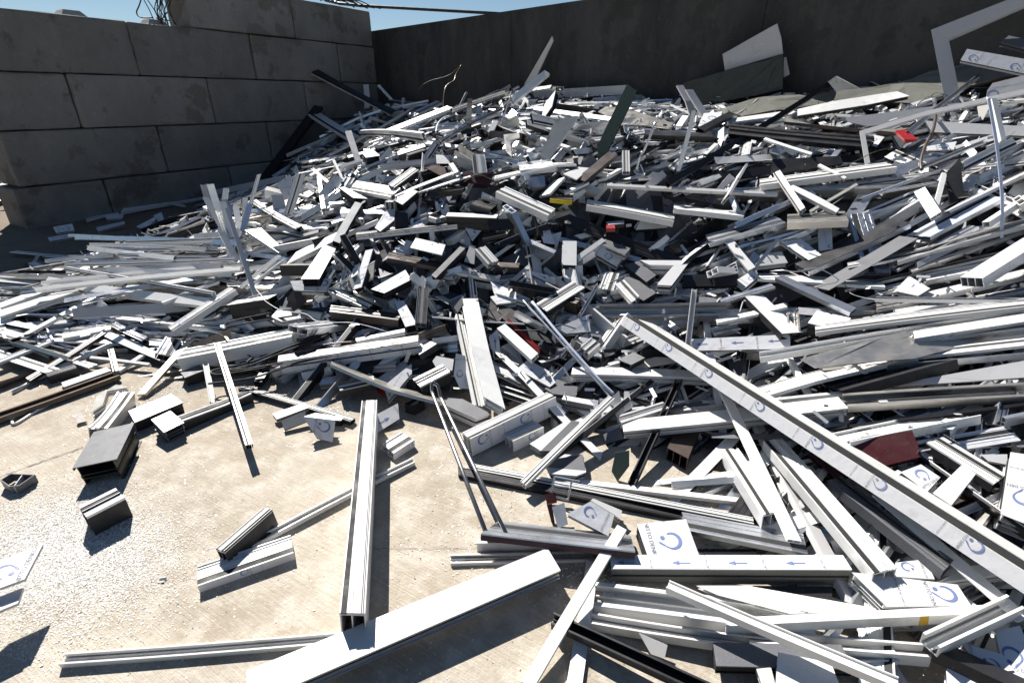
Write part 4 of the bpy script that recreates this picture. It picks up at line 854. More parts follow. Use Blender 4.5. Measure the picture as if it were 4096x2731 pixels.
Pl(3,'Q','Q',[(1035,550),(1088,512),(1255,600),(1090,620)],t=.05,plane='wall',off=.5,solid=True,name='broken_slab',kn='slab',lab='brown broken slab at the foot of the dark wall')
Pl(3,'L','L',[(1728,202),(2420,-70),(2420,-10),(1830,250),(1880,500),(1935,790),(1850,812),(1790,520)],t=.06,tilt=72,h=.05,name='window_frame',kn='window frame',cat='window frame',lab='big pale window frame corner standing up at the right',lm='the big window frame',dist=5.3)
Pl(3,'L','K',[(1835,240),(2420,0),(2420,15),(1842,262)],t=.04,tilt=72,dist=5.4,lab='inner lip along the top of the big window frame')
Pl(3,'F','L',[(1925,405),(1970,330),(2380,402),(2380,500)],t=.05,tilt=62,dist=4.9,pr_='n',lab='printed bar behind the big window frame',lm='the printed bar behind the frame')
Pl(3,'G','G',[(2195,285),(2250,240),(2380,268),(2380,335)],t=.05,tilt=40,dist=5.1,lab='grey channel above the printed bar behind the frame')
Pl(3,'L','L',[(2105,610),(2140,560),(2380,500),(2380,630),(2100,650)],t=.05,tilt=60,dist=4.6,pr_='t',lab='shaded printed plate right of the big window frame')
H(3,'chan','S','S',(1600,890),(2128,465),(1562,878),t=.03,h=.14,hb=.1,lab='silver channel sloping up across the big window frame',lm='the silver channel across the frame')
Pl(3,'L','L',[(1248,880),(1700,745),(2380,592),(2380,620),(1700,772),(1285,900),(1330,1162),(1297,1172)],t=.02,tilt=50,h=.10,solid=True,name='bent_strip',kn='strip',lab='pale strip bent at right angle in the upper right',lm='the bent pale strip')
Pl(3,'L','L',[(1080,800),(1480,750),(1920,690),(1780,790),(1300,850)],t=.02,tilt=55,h=.04,lab='pale bar on edge behind the bent strip')
Pl(3,'L','L',[(1690,812),(2380,850),(2380,915),(1720,888)],t=.03,tilt=50,h=.08,lab='pale bar lying level below the big window frame')
rod(3,[(2112,655),(2135,780),(2165,950),(2190,1150),(2205,1350),(2203,1600)],.013,'C',.06,depth='foot',flat=.35,lab='pale blue plastic strip hanging upright at the right',lm='the hanging plastic strip',name='plastic_strip',kn='strip')
Pl(3,'F','K',[(1308,930),(1400,880),(1428,905),(1360,988),(1310,975)],t=.07,tilt=18,h=.10,pr_='B',lab='printed cube left of the red-topped offcut')
Pl(3,'R','R',[(1490,878),(1555,868),(1637,935),(1560,950)],t=.02,tilt=15,h=.16,solid=True,name='red_plate',kn='plate',lab='red top of the offcut in the upper right',lm='the red-topped offcut')
Pl(3,'W','L',[(1465,905),(1490,880),(1560,950),(1520,992)],t=.04,tilt=50,h=.08,lab='white flank of the red-topped offcut')
H(3,'rib','W','W',(1955,1155),(2312,978),(1942,1085),t=.04,h=.10,var=0,lab='broad white ribbed rail near the hanging strip',lm='the broad rail near the hanging strip')
H(3,'box','W','W',(42,1150),(147,745),(15,1147),t=.02,h=.10,hb=.12,st=0.1,lab='narrow white bar standing upright left of the black bar')
H(3,'box','L','L',(150,768),(62,572),(105,772),t=.02,h=.05,st=0.2,lab='pale stick leaning up at the dark wall foot, left of three')
H(3,'box','L','L',(240,778),(128,602),(190,780),t=.02,h=.05,st=0.2,lab='pale stick leaning up at the dark wall foot, right of three')
Pl(3,'F','W',[(200,762),(325,750),(300,815),(160,852)],t=.04,tilt=20,h=.08,pr_='B',lab='printed white offcut at the foot of the leaning sticks')
H(3,'box','K','K',(200,878),(412,765),(158,858),t=.05,h=.10,lab='short black bar beside the printed offcut')
H(3,'box','W','W',(0,1402),(470,1452),(0,1368),t=.04,h=.12,lab='long white bar lying level in the right middle')
H(6,'rib','S','S',(240,205),(752,68),(212,150),t=.04,h=.10,lab='long silver ribbed rail right of the small red-sided box',lm='the long silver ribbed rail')
H(3,'rib','M','M',(762,1502),(1175,1482),(762,1440),t=.05,h=.12,var=2,lab='shiny level rail joining the long silver rail')
H(3,'box','W','L',(1092,1428),(764,1258),(1112,1402),t=.03,h=.12,lab='white bar sloping down right in the right middle')
H(3,'rib','W','W',(835,1425),(665,1165),(880,1392),t=.04,h=.12,var=1,lab='black and white bar pointing down right in the right middle')
H(3,'box','W','W',(1722,1467),(1612,1290),(1795,1422),t=.03,h=.12,lab='bright white bar left of the wide pale blue panel')
H(3,'box','W','W',(1775,1400),(1835,1165),(1742,1390),t=.02,h=.10,lab='thin white bar crossing the bright bar in a V')
Pl(3,'K','K',[(1830,1160),(1925,1058),(1950,1320),(1850,1362)],t=.03,tilt=50,h=.06,lab='upright black slab right of the V of white bars')
H(3,'rib','W','W',(580,1243),(1500,1122),(575,1205),t=.05,h=.08,lab='long white rail below the plain black plate',lm='the long rail below the black plate')
H(3,'box','Q','Q',(920,1425),(1238,1240),(910,1412),t=.01,h=.12,lab='thin yellowed strip right of the black and white bar')
H(3,'box','W','W',(920,1040),(600,935),(930,1025),t=.02,h=.12,lab='white bar below the wide black grooved profile')
H(3,'box','W','W',(1145,1202),(965,1110),(1160,1190),t=.02,h=.12,lab='small white bar right of the plain black plate')
H(3,'chan','W','W',(1600,1160),(2110,950),(1592,1140),t=.03,h=.08,lab='dark and white rail pair sloping up to the right edge')
H(3,'box','W','W',(2235,940),(2170,660),(2200,945),t=.03,h=.12,st=0.1,lab='upright white strip right of the hanging plastic strip')
Pl(3,'F','W',[(1690,985),(1900,950),(1880,1005),(1710,1010)],t=.04,tilt=35,h=.08,pr_='n',lab='printed offcut left of the hanging plastic strip')
Pl(3,'Q','L',[(2040,715),(2130,700),(2070,820),(2050,780)],t=.01,tilt=40,h=.12,lab='crumpled pale scrap behind the hanging strip')
rod(3,[(1760,740),(1745,860),(1690,980),(1660,1080),(1665,1140)],.012,'N',.18,lab='dark curved cord below the big window frame',name='cord',kn='cord')
rod(3,[(1630,715),(1680,670),(1810,640)],.006,'S',.20,lab='thin bright wire at the window frame',name='bent_wire',kn='wire')
# ---- left fan of long bars
F_='long white bar in the left fan, '
for n_,(k,m,a,b,c,t_,hh_,lb) in enumerate([
 ('box','W',(300,334),(760,300),(300,313),.02,.10,'farthest left tip of the upper ones'),
 ('box','W',(582,250),(1160,322),(590,222),.03,.18,'with the raised left tip under the topmost'),
 ('rib','W',(842,213),(1640,186),(845,188),.03,.16,'the topmost level one'),
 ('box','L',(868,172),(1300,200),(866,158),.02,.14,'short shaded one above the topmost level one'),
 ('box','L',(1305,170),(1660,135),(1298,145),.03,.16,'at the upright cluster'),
 ('box','L',(542,345),(1480,382),(540,315),.03,.14,'third below the topmost'),
 ('box','W',(718,392),(1550,428),(718,363),.04,.14,'ending at the black scraps'),
 ('rib','W',(428,388),(1420,562),(425,360),.04,.16,'the ribbed one with the farthest reach'),
 ('win','W',(295,478),(1380,628),(325,430),.05,.10,'the broadest one')]):
    H(4,k,m,'L' if k=='box' else 'W',a,b,c,t=t_,h=hh_,lab=F_+lb,lm='the broadest fan bar' if k=='win' else None,var=n_)
Pl(4,'L','L',[(482,645),(1300,595),(1382,600),(1270,662),(495,712)],t=.02,tilt=55,h=.10,lab='broad pale bar on edge, below the left fan',lm='the broad pale bar on edge')
H(4,'rib','L','K',(8,530),(300,525),(5,505),t=.03,h=.03,lab='grey rail at the left picture edge, above the fan foot')
H(4,'box','W','L',(0,640),(400,497),(-10,610),t=.03,h=.06,lab='pale bar at the left edge rising right, upper one')
H(4,'win','L','W',(0,700),(530,525),(0,655),t=.05,h=.06,lab='pale bar at the left edge rising right, broad lower one')
H(4,'rib','F','W',(1160,797),(1585,517),(1128,768),t=.05,h=.10,pr_='n',var=1,lab='printed bar sloping up right at the end of the fan',lm='the printed bar ending the fan')
H(4,'box','F','W',(1090,606),(1470,462),(1075,596),t=.02,h=.12,pr_='n',lab='thin printed bar crossing the fan')
H(4,'ang','W','W',(1615,502),(1882,285),(1600,490),t=.02,h=.16,lab='thin white stick left of the heap centre, upper of the pair')
H(4,'ang','W','W',(1650,508),(1915,310),(1640,498),t=.02,h=.16,lab='thin white stick left of the heap centre, lower of the pair')
H(4,'box','L','W',(1732,550),(1542,-30),(1700,553),t=.02,h=.16,hb=.30,st=0.25,bendy=False,lab='tall thin white stick leaning over the left of the heap',lm='the tall thin leaning stick')
H(4,'chan','L','L',(1650,495),(1420,440),(1655,480),t=.03,h=.12,lab='short bright channel beside the tall thin leaning stick')
H(1,'chan','L','L',(1455,1455),(1392,1235),(1410,1468),t=.02,h=.12,hb=.2,st=0.0,lab='short upright pale strip, left one of the upright cluster')
H(1,'rib','L','L',(1948,1442),(2032,1168),(1905,1432),t=.03,h=.12,hb=.2,st=0.0,lab='upright grooved strip beside the arrow plate',lm='the upright grooved strip')
Pl(1,'F','W',[(1862,1235),(1950,1170),(1990,1310),(1925,1352)],t=.04,tilt=50,h=.10,pr_='a',lab='white plate with small upright arrows near the block wall')
Pl(1,'L','W',[(1825,1310),(1900,1310),(1925,1402),(1835,1402)],t=.05,tilt=50,h=.08,lab='pale square plate beside the arrow plate')
H(1,'rib','S','K',(1985,1535),(1685,1355),(2025,1512),t=.05,h=.12,var=0,lab='black and silver ribbed bar sloping down from the upright strip',lm='the black and silver ribbed bar')
Pl(4,'F','W',[(1645,118),(1755,105),(1925,265),(1872,270)],t=.04,tilt=18,h=.12,pr_='t',lab='big printed wedge below the upright cluster')
Pl(4,'F','K',[(2022,447),(2185,205),(2272,215),(2145,447)],t=.07,tilt=18,h=.10,pr_='a',lab='tall printed slab with an arrow, left of the heap centre',lm='the tall printed arrow slab')
H(4,'win','W','W',(1925,346),(2262,182),(1990,265),t=.04,h=.08,lab='white band left of the tall printed arrow slab')
Pl(4,'F','W',[(1950,460),(2235,440),(2190,530),(1975,520)],t=.05,tilt=30,h=.06,pr_='n',lab='printed piece below the tall printed arrow slab')
H(4,'win','W','K',(1522,622),(1800,580),(1590,590),(1540,720),h=.05,lab='white-topped black box left of the brown scrap',lm='the black box by the brown scrap')
Pl(4,'N','N',[(1925,582),(1990,490),(2062,592),(1970,662)],t=.02,tilt=40,h=.12,lab='dark brown curled scrap left of the heap centre',lm='the brown curled scrap')
Pl(4,'L','L',[(1820,700),(1862,655),(2052,672),(2050,702),(1890,732)],t=.05,tilt=20,h=.06,lab='grey channel below the brown curled scrap')
H(4,'rib','W','W',(1185,985),(1957,832),(1240,915),(1200,1068),h=.04,var=0,lab='broad white ribbed profile at the left foot of the heap',lm='the broad ribbed profile at the left')
Pl(4,'N','N',[(1165,957),(1350,855),(1545,780),(1557,850),(1230,922)],t=.02,tilt=35,h=.06,lab='brown plate behind the broad ribbed profile')
rod(4,[(2380,868),(2200,885),(2000,930),(1850,965),(1795,1000),(1800,1028),(1850,1032),(1950,1000)],.006,'X',.10,lab='dark red cable looping over the profiles',name='cable',kn='cable')
for i_,pp in enumerate([[(2210,805),(1950,900),(1700,1000),(1500,1045),(1425,1065),(1430,1085),(1520,1085),(1800,1040)],[(2200,825),(1900,940),(1650,1040),(1550,1050),(1600,1060),(1900,1010)],[(2230,960),(2000,1010),(1700,1110),(1400,1150)],[(1820,675),(1600,720),(1520,745),(1530,765),(1700,735),(2000,690)]]):
    rod(4,pp,.007,'J',.12,lab='black rubber seal loop at the left foot of the heap, '+['outermost','second','straightest','beside the grey channel'][i_],name='rubber_seal',kn='seal')
rod(4,[(1680,470),(1750,550),(1790,600),(1900,660),(2050,680),(2150,735),(2380,742),(2600,800)],.0025,'W',.20,lab='thin white cord running over the left heap',name='cord',kn='cord')
H(4,'rib','W','K',(1700,1550),(1475,870),(1648,1560),t=.03,h=.09,hb=.09,var=2,bendy=False,lab='white strip crossing down onto the yard left of the heap',lm='the white strip crossing onto the yard')
H(4,'bar','M','M',(975,1217),(1302,858),(920,1220),t=.02,h=.01,lab='sun-struck bright bar pointing up right')
H(4,'rib','S','K',(1160,965),(1222,855),(1045,940),(1150,1010),var=0,lab='black block with silver ribs at the left foot')
H(4,'box','L','W',(800,1067),(1087,882),(790,1050),t=.02,lab='slim bar left of the black block with silver ribs')
H(4,'box','F','W',(965,815),(1400,838),(957,795),t=.04,h=.02,pr_='n',lab='printed bar left of the brown plate')
H(4,'rib','S','K',(950,862),(735,757),(990,835),t=.04,h=.04,var=0,lab='dark rail with silver ribs sloping down in the left fan')
H(4,'box','Q','W',(420,845),(742,785),(418,815),t=.03,h=.02,lab='cream bar in the lower left fan')
H(4,'rib','W','N',(200,1130),(735,790),(172,1110),t=.03,h=.02,var=0,lab='ribbed bar with brown flank rising right, lower left')
rod(4,[(245,1112),(500,1000),(758,880)],.022,'W',.02,lab='round white tube lying in the lower left',lm='the round white tube',name='round_tube',kn='tube')
rod(4,[(90,1208),(260,1112)],.014,'L',.01,lab='thin pipe stub left of the round white tube',name='round_tube',kn='tube')
H(4,'rib','G','K',(320,1100),(515,1040),(305,1078),(325,1165),lab='charcoal box lying beside the round white tube')
H(4,'box','L','L',(428,1172),(748,1060),(412,1142),t=.03,lab='pale shaded bar right of the charcoal box')
H(4,'chan','B','N',(-60,1400),(806,1092),(-60,1355),t=.03,lab='bronze brown bar reaching the left edge, lower one',lm='the lower bronze bar')
H(4,'chan','B','N',(-60,1168),(440,952),(-62,1150),t=.02,lab='bronze brown bar reaching the left edge, upper one')
rod(4,[(430,1242),(250,1330),(110,1415),(82,1405),(100,1372),(260,1300),(440,1235)],.008,'W',.01,lab='white strip folded into a hairpin on the yard',name='bent_strip',kn='strip')
H(4,'rib','W','W',(757,1068),(722,920),(800,1058),t=.02,h=.03,lab='short upright ribbed strip over the slim bars')
H(4,'rib','W','W',(610,992),(1005,1040),(600,975),t=.02,h=.01,lab='white rail lying level above the bronze bar')
H(4,'rib','W','F',(722,1448),(905,1205),(592,1442),t=.10,var=0,lab='ribbed white block with printed flank on the yard',lm='the ribbed block on the yard')
Pl(4,'Q','W',[(608,1345),(650,1230),(780,1155),(870,1172),(720,1200),(690,1290)],t=.05,tilt=20,lab='dirty foam-filled piece behind the ribbed block')
H(4,'win','F','K',(905,1410),(1228,1275),(862,1332),(935,1488),pr_='n',lab='printed white block with black flank on the yard',lm='the printed white block on the yard')
Pl(4,'F','G',[(1015,1390),(1145,1330),(1237,1410),(1100,1477)],t=.08,tilt=8,h=.0,pr_='B',lab='printed plate lid on an open dark box on the yard')
H(4,'rib','G','K',(1215,1405),(1692,1215),(1190,1368),(1250,1468),var=2,lab='long charcoal-topped black bar on the yard, under the crossing strip',lm='the charcoal-topped black bar')
Pl(4,'W','L',[(1830,1350),(2050,1275),(2072,1310),(1860,1388)],t=.03,tilt=14,h=.05,lab='white lid of the open metal piece on the yard')
Pl(4,'Q','M',[(1890,1400),(2050,1330),(2062,1402),(1912,1462)],t=.03,tilt=45,lab='dirty inside of the open metal piece on the yard')
Pl(4,'F','L',[(2040,1372),(2252,1395),(2235,1543),(2128,1512)],t=.05,tilt=48,base=True,pr_='n',lab='printed block left of the long striped upright profile',lm='the printed block by the upright profile')
Pl(4,'W','K',[(2040,1370),(2120,1345),(2312,1375),(2290,1397),(2252,1395)],t=.05,tilt=12,h=.02,lab='white and charcoal top of the printed block by the upright profile')
H(4,'rib','W','K',(1600,1178),(2352,1400),(1640,1160),t=.03,h=.01,var=1,lab='long white rail with black lines ending behind the upright profile')
Pl(4,'M','M',[(505,1352),(540,1340),(585,1400),(520,1415)],t=.015,tilt=25,lab='small bare triangle alone on the yard')
H(4,'chan','W','W',(1408,1270),(1362,1020),(1450,1262),t=.02,h=.02,st=0.2,lab='white strip standing below the broad ribbed profile')
H(4,'tri','G','K',(1240,1110),(1370,1060),(1210,1070),(1250,1170),lab='charcoal piece with open cells under the broad ribbed profile')
# ---- shaded scraps along the block wall
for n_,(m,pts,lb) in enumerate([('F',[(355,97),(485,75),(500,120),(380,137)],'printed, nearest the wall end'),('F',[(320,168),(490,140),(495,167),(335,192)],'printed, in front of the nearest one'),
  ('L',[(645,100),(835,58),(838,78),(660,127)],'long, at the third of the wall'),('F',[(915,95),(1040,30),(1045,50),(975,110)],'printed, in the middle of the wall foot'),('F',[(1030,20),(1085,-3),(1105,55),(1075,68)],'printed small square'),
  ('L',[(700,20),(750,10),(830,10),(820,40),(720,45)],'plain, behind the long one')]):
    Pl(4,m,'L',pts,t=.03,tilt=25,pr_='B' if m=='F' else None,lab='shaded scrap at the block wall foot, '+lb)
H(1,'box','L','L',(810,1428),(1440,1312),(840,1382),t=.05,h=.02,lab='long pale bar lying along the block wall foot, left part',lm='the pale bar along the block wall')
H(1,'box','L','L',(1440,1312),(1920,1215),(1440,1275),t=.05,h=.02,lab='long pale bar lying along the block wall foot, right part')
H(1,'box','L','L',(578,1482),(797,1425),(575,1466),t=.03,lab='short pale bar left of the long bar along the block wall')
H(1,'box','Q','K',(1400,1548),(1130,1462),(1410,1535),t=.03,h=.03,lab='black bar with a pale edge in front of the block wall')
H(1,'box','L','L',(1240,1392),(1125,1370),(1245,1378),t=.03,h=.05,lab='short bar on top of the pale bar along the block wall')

F1, F2, T1 = on_heap(*src(8,(1100,598)),.10), on_heap(*src(8,(1235,600)),.10), on_heap(*src(5,(735,1158)),.20); dA = float((T1-CAM)@FWD)
S1, S2, TP = at_depth(*src(5,(718,1200)),dA-.02), at_depth(*src(5,(775,1235)),dA-.02), at_depth(*src(5,(738,1152)),dA)
q_ = [F1]+[F1+(S1-F1)*k for k in (.5,.96)]+smoothpts([S1, TP+(S1-S2)*.35, TP, TP+(S2-S1)*.35, S2], 4)+[S2+(F2-S2)*k for k in (.04,.5)]+[F2]
mb = MB(); mb.tube(q_, .0095, 'P', 8, .6); o = mb.build('bent_bar', None, F1, smooth=True)
ITEMS.append(dict(o=o,px=np.array(src(8,(1000,200))),col='S',side='S',kind='bar',cat='bar',L=1,W=.02,pr=False,lab='dark steel bar bent into a long hairpin over the bare yard',lm='the steel hairpin',dirv=np.array([1,2])))
mb = MB(); hB = dict()
for (x0,y0,h0),(x1,y1,h1) in [((1545,180,.12),(1520,285,.05)),((1660,200,.12),(1630,342,.03)),((1545,182,.12),(1715,215,.12)),((1528,240,.08),(1648,256,.08)),((1522,285,.05),(1545,312,.04)),((1545,312,.04),(1635,338,.03))]:
    mb.tube([on_heap(*src(8,(x0,y0)),h0),on_heap(*src(8,(x1,y1)),h1)],.005,'S',6)
o = mb.build('bracket',None,on_heap(*src(8,(1600,260)),.05)); ITEMS.append(dict(o=o,px=np.array(src(8,(1600,260))),col='S',side='S',kind='bracket',cat='bracket',L=.2,W=.1,pr=False,lab='small open metal bracket standing above the maroon clip',lm=None,dirv=np.array([1,0])))
Pl(9,'A','A',[(808,503),(865,508),(888,532),(815,528)],t=.004,tilt=5,solid=True,lab='small bright blue scrap between the diagonal profiles')
Pl(9,'A','K',[(1000,530),(1060,535),(1080,560),(1010,552)],t=.004,tilt=5,solid=True,lab='dull blue scrap right of the small bright blue scrap')

rg_ = random.Random(5)
for i_ in range(13):                      # slivers standing in the upright cluster
    x_, y_ = rg_.uniform(1440, 1640), rg_.uniform(60, 330); x2, y2 = x_+rg_.uniform(-130, 150), y_-rg_.uniform(150, 330); w_ = rg_.uniform(22, 50)
    H(4, rg_.choice(['box', 'ang', 'chan', 'sheet']), rg_.choice(['W', 'L', 'W', 'S']), 'W', (x_+w_, y_), (x2+w_, y2), (x_, y_+6), t=rg_.choice([.004, .015, .02]), h=.08, st=rg_.uniform(-.05, .2))
for i_ in range(15):                      # long bars fanning out over the shaded ground
    y_ = 150+i_*34+rg_.uniform(-15, 15); x_ = rg_.uniform(430, 900) if i_ < 6 else rg_.uniform(120, 600)
    x2 = rg_.uniform(1250, 1650); y2 = 260+(y_-260)*.55+rg_.uniform(-20, 60)
    H(4, rg_.choice(['box', 'ang', 'rib', 'sheet']), rg_.choice(['W', 'L', 'W', 'L', 'S']), rg_.choice(['L', 'W']), (x_, y_), (x2, y2), (x_+4, y_-rg_.uniform(14, 26)), t=rg_.choice([.006, .02, .03]), h=rg_.uniform(.08, .18))
for i_ in range(17):                      # long bright bars lying side by side towards the right edge
    y_ = 330+i_*44+rg_.uniform(-14, 14); x_ = rg_.uniform(900, 1750); sl_ = -.28+i_*.012+rg_.uniform(-.03, .03)
    H(6, rg_.choice(['box', 'chan', 'rib', 'rib', 'ang']), rg_.choice(['S', 'S', 'L', 'W', 'M', 'W']), rg_.choice(['S', 'L']), (x_, y_), (2460, y_+sl_*(2460-x_)), (x_-6, y_-rg_.uniform(20, 48)), t=rg_.choice([.02, .03, .04]), h=rg_.uniform(.05, .11) if i_ < 2 or i_ > 9 else .0, var=i_+5)
NFILL, NSTUFF = 300, 2200
for i in range(9):
    d = rng.uniform(3.0, 8.5); a = rng.uniform(R(-36), R(38)); x, y = d*math.sin(a), d*math.cos(a); q = []; hd = rng.uniform(0, 6.28); r_ = .004+.003*rng.random()
    for k in range(9): q.append(np.array([x, y, float(zs(x, y))+.10+.05*math.sin(k*.9+i)+rng.uniform(-.01, .03)])); hd += rng.normal(0, .45); x += .11*math.cos(hd); y += .11*math.sin(hd)*.8
    m_ = MB(); mm_ = ['J', 'J', 'J', 'S'][i % 4]; S_ = smoothpts(q, 4); m_.tube(S_, r_, mm_, 6, .6); o = m_.build('rubber_seal' if mm_ == 'J' else 'bent_wire', None, q[0], smooth=True); pp = proj(np.array(q))[0]
    ITEMS.append(dict(o=o, px=pp.mean(0), col='K' if mm_ == 'J' else mm_, side='K', kind='curly seal strip' if mm_ == 'J' else 'curly wire', cat='seal' if mm_ == 'J' else 'wire', L=.9, W=.01, pr=False, lab=None, lm=None, dirv=pp[-1]-pp[0]))
# ------------------------------------------------------------------ LOOSE FILLING: separate offcuts, then the uncountable rest
PR = []
def proto(kind, W, T, L, m0, m1, ka=0., kb=0., p=None, var=0): PR.append(dict(kind=kind, W=W, T=T, L=L, m0=m0, m1=m1, ka=ka, kb=kb, p=p, var=var))
for i in range(46):
    m0 = random.choices(['W','F','L','S','K','G','N','M'], [25,14,9,19,12,11,3,8])[0]
    m1 = {'W':random.choice(['K','K','L','K','W']),'F':random.choice(['K','W','G','L']),'L':'L','S':'S','K':'K','G':'K','N':'N','M':'M'}[m0]
    W = random.choice([.05,.06,.07,.09,.11,.12]); T = random.choice([.04,.05,.06,.08]); L = random.choice([.12,.16,.20,.25,.30,.38,.48])
    k = random.choices(['win','rib','box','chan','tri','ang'], [30,26,14,12,8,6])[0]
    if k in('chan','ang') and m1 == 'K': m1 = m0
    proto(k, W, T, L, m0, m1, random.choice([0,0,.8,-.8,.3]), random.choice([0,0,.8,-.8]), ('naBt'[i % 4] if m0 == 'F' else None), i)
NS = len(PR)
for i in range(34):
    m0 = random.choices(['W','F','L','S','K','M','G'], [28,6,15,28,8,12,4])[0]
    m1 = m0 if m0 in 'LSKM' else random.choice(['W','L','K'])
    W = random.choice([.03,.04,.05,.06,.08,.10]); T = random.choice([.015,.02,.03,.04]); L = random.choice([.6,.8,1.0,1.4,1.9,2.3])
    k = random.choices(['box','rib','chan','ang','sheet'], [30,30,16,10,14])[0]
    if k == 'sheet': T = .004
    proto(k, W, T, L, m0, m1, 0, random.choice([0,0,.8]), 'n' if m0 == 'F' else None, i)
EX, EY, EZ = np.eye(3)
def make_proto(d):
    mb = MB(); mj = MB(); extrude(mb, mj, section(d['kind'], d['W'], d['T'], d['var']), np.array([-d['L']/2, -d['W']/2, 0]), EX, EY, -EZ, d['L'], d['ka'], d['kb'], d['m0'], d['m1'], 'J', rbend(d['L'], d['p']))
    return mb, mj
def frame_at(x, y, az, pit, rol, lift):
    cz, sz = math.cos(az), math.sin(az); M = Matrix.Rotation(az, 4, 'Z')@Matrix.Rotation(-pit, 4, 'Y')@Matrix.Rotation(rol, 4, 'X')
    M.translation = Vector((x, y, float(zs(x, y))+lift)); return M
def style(x, y):
    """length family, heading, spread by where in the heap"""
    if x < -1.9 and y < 6.2: return .93, R(-14), R(20)
    if x > .8 and y < 6.8: return .80, R(34), R(24)
    if y > 6.5: return .6, R(20), R(60)
    return .20, R(10), R(180)
def sample(n, big, a0=-52, a1=50):
    out = []; tries = 0
    while len(out) < n and tries < n*60:
        tries += 1
        d = rng.uniform(2.1, 13.5); a = rng.uniform(R(a0), R(a1)); x, y = d*math.sin(a), d*math.cos(a)
        P = np.array([x, y, 0]); 
        if (P-WK)@N2 < .12 or ((P-WB)@N1 < .12 and (P-WB)@D1 > -.1): continue
        z = float(zs(x, y))
        if z < .05 and rng.random() > .05+z*4: continue
        if z < .012: continue
        lf, hd, sp = style(x, y)
        if rng.random() < lf and z > .03: i = int(rng.integers(NS, len(PR)))
        else: i = int(rng.integers(0, NS))
        pr_ = PR[i]; az = hd+rng.normal(0, sp) if sp < 3 else rng.uniform(0, 2*math.pi)
        if rng.random() < .15: az = rng.uniform(0, 2*math.pi)
        # follow the slope
        l2 = pr_['L']/2; dx, dy = math.cos(az)*l2, math.sin(az)*l2
        z0, z1 = float(zs(x-dx, y-dy)), float(zs(x+dx, y+dy)); pit = math.atan2(z1-z0, 2*l2)
        lo = min(.5, z*1.6+.05); pit += rng.normal(0, (.32 if pr_['L'] < .5 else .07)*min(1, lo*2.2)); rol = rng.normal(0, .8*min(1, lo*2.5))
        if rng.random() < .25*min(1, lo*2): rol += rng.choice([-1, 1])*1.2
        e = np.array([dx*1.0, dy*1.0]); ends = [(x+k*dx, y+k*dy) for k in (-1, 1)]
        if any(((np.array([p[0], p[1], 0])-WK)@N2 < .03) or ((np.array([p[0], p[1], 0])-WB)@N1 < .03 and (np.array([p[0], p[1], 0])-WB)@D1 > 0) for p in ends): continue
        lift = (rng.uniform(.03, .11) if big else rng.uniform(-.05, .06))*min(1, .35+z*2)
        if z < .06: lift = pr_['T']*.9; pit *= .1; rol *= .05
        M = frame_at(x, y, az, pit, rol, lift)
        pts = np.array([M@Vector((k*pr_['L']/2, j*pr_['W']/2, 0)) for k in np.linspace(-1, 1, 5 if pr_['L'] < .3 else 9 if pr_['L'] < .8 else 17) for j in (-1, 1)])
        px, dep = proj(pts)
        if dep.min() < .3 and a1 < 60: continue
        bad = False
        for (poly, A0, nn), (bx0, by0, bx1, by1) in zip(POLYS, BOX):
            if px[:, 0].max() < bx0 or px[:, 0].min() > bx1 or px[:, 1].max() < by0 or px[:, 1].min() > by1: continue
            for q, p3 in zip(px, pts):
                if inpoly(poly, q) and nn@(p3-A0) < .02*(-1 if False else 1): bad = True; break
            if bad: break
        if bad: continue
        out.append((i, M, px.mean(0), px))
    return out
def inpoly(poly, q):
    c = False; j = len(poly)-1
    for i in range(len(poly)):
        a, b = poly[i], poly[j]
        if (a[1] > q[1]) != (b[1] > q[1]) and q[0] < (b[0]-a[0])*(q[1]-a[1])/(b[1]-a[1])+a[0]: c = not c
        j = i
    return c
# face normals of the placed pieces must point away from the camera for this test
POLYS = [(p, A, n if n@(A-CAM) > 0 else -n) for p, A, n in POLYS]
BOX = [(p[:, 0].min(), p[:, 1].min(), p[:, 0].max(), p[:, 1].max()) for p, A, n in POLYS]
PO = {}
for i, M, c, px in sample(NFILL, True):
    if i not in PO:
        d = PR[i]; mb, mj = make_proto(d); nm, kn = KIND[d['kind']]
        o = mb.build(nm)
        if mj.f: mj.build('thermal_break' if d['kind'] == 'win' else 'gasket_strip', o)
        if d['p']: add_print(o, np.array([-d['L']/2, -d['W']/2, 0]), EX, EY, EZ, d['L'], d['W'], d['p'], origin=np.zeros(3))
        PO[i] = o
    else:
        o = PO[i].copy(); COL.objects.link(o)
        for ch in list(PO[i].children): c2 = ch.copy(); COL.objects.link(c2); c2.parent = o
    o.matrix_world = M; d = PR[i]; kn = KIND[d['kind']][1]
    dv = px[-1]-px[0]
    ITEMS.append(dict(o=o, px=c, col=d['m0'], side=d['m1'], kind=kn, cat=kn if d['kind'] not in('win', 'rib') else 'metal profile', L=d['L'], W=d['W'], pr=bool(d['p']), lab=None, lm=None, dirv=dv))
# the rest of the heap as one mass
core = {}
VV, FF, MM, slots = [], [], [], []
def slot(m):
    if m not in slots: slots.append(m)
    return slots.index(m)
nv = 0; cache = {}
for i, M, c, px in sample(NSTUFF, False)+sample(420, False, 46, 74)+sample(120, True, 46, 74):
    if i not in cache:
        mb, mj = make_proto(PR[i]); b = len(mb.v); V = np.array(mb.v+mj.v); F = [f for f in mb.f]+[[k+b for k in f] for f in mj.f]
        mi = [slot(mb.slots[k]) for k in mb.m]+[slot('J')]*len(mj.f); cache[i] = (V, np.array(F), mi)
    V, F, mi = cache[i]; Mn = np.array(M); VV.append(V@Mn[:3, :3].T+Mn[:3, 3]); FF.append(F+nv); MM += mi; nv += len(V)
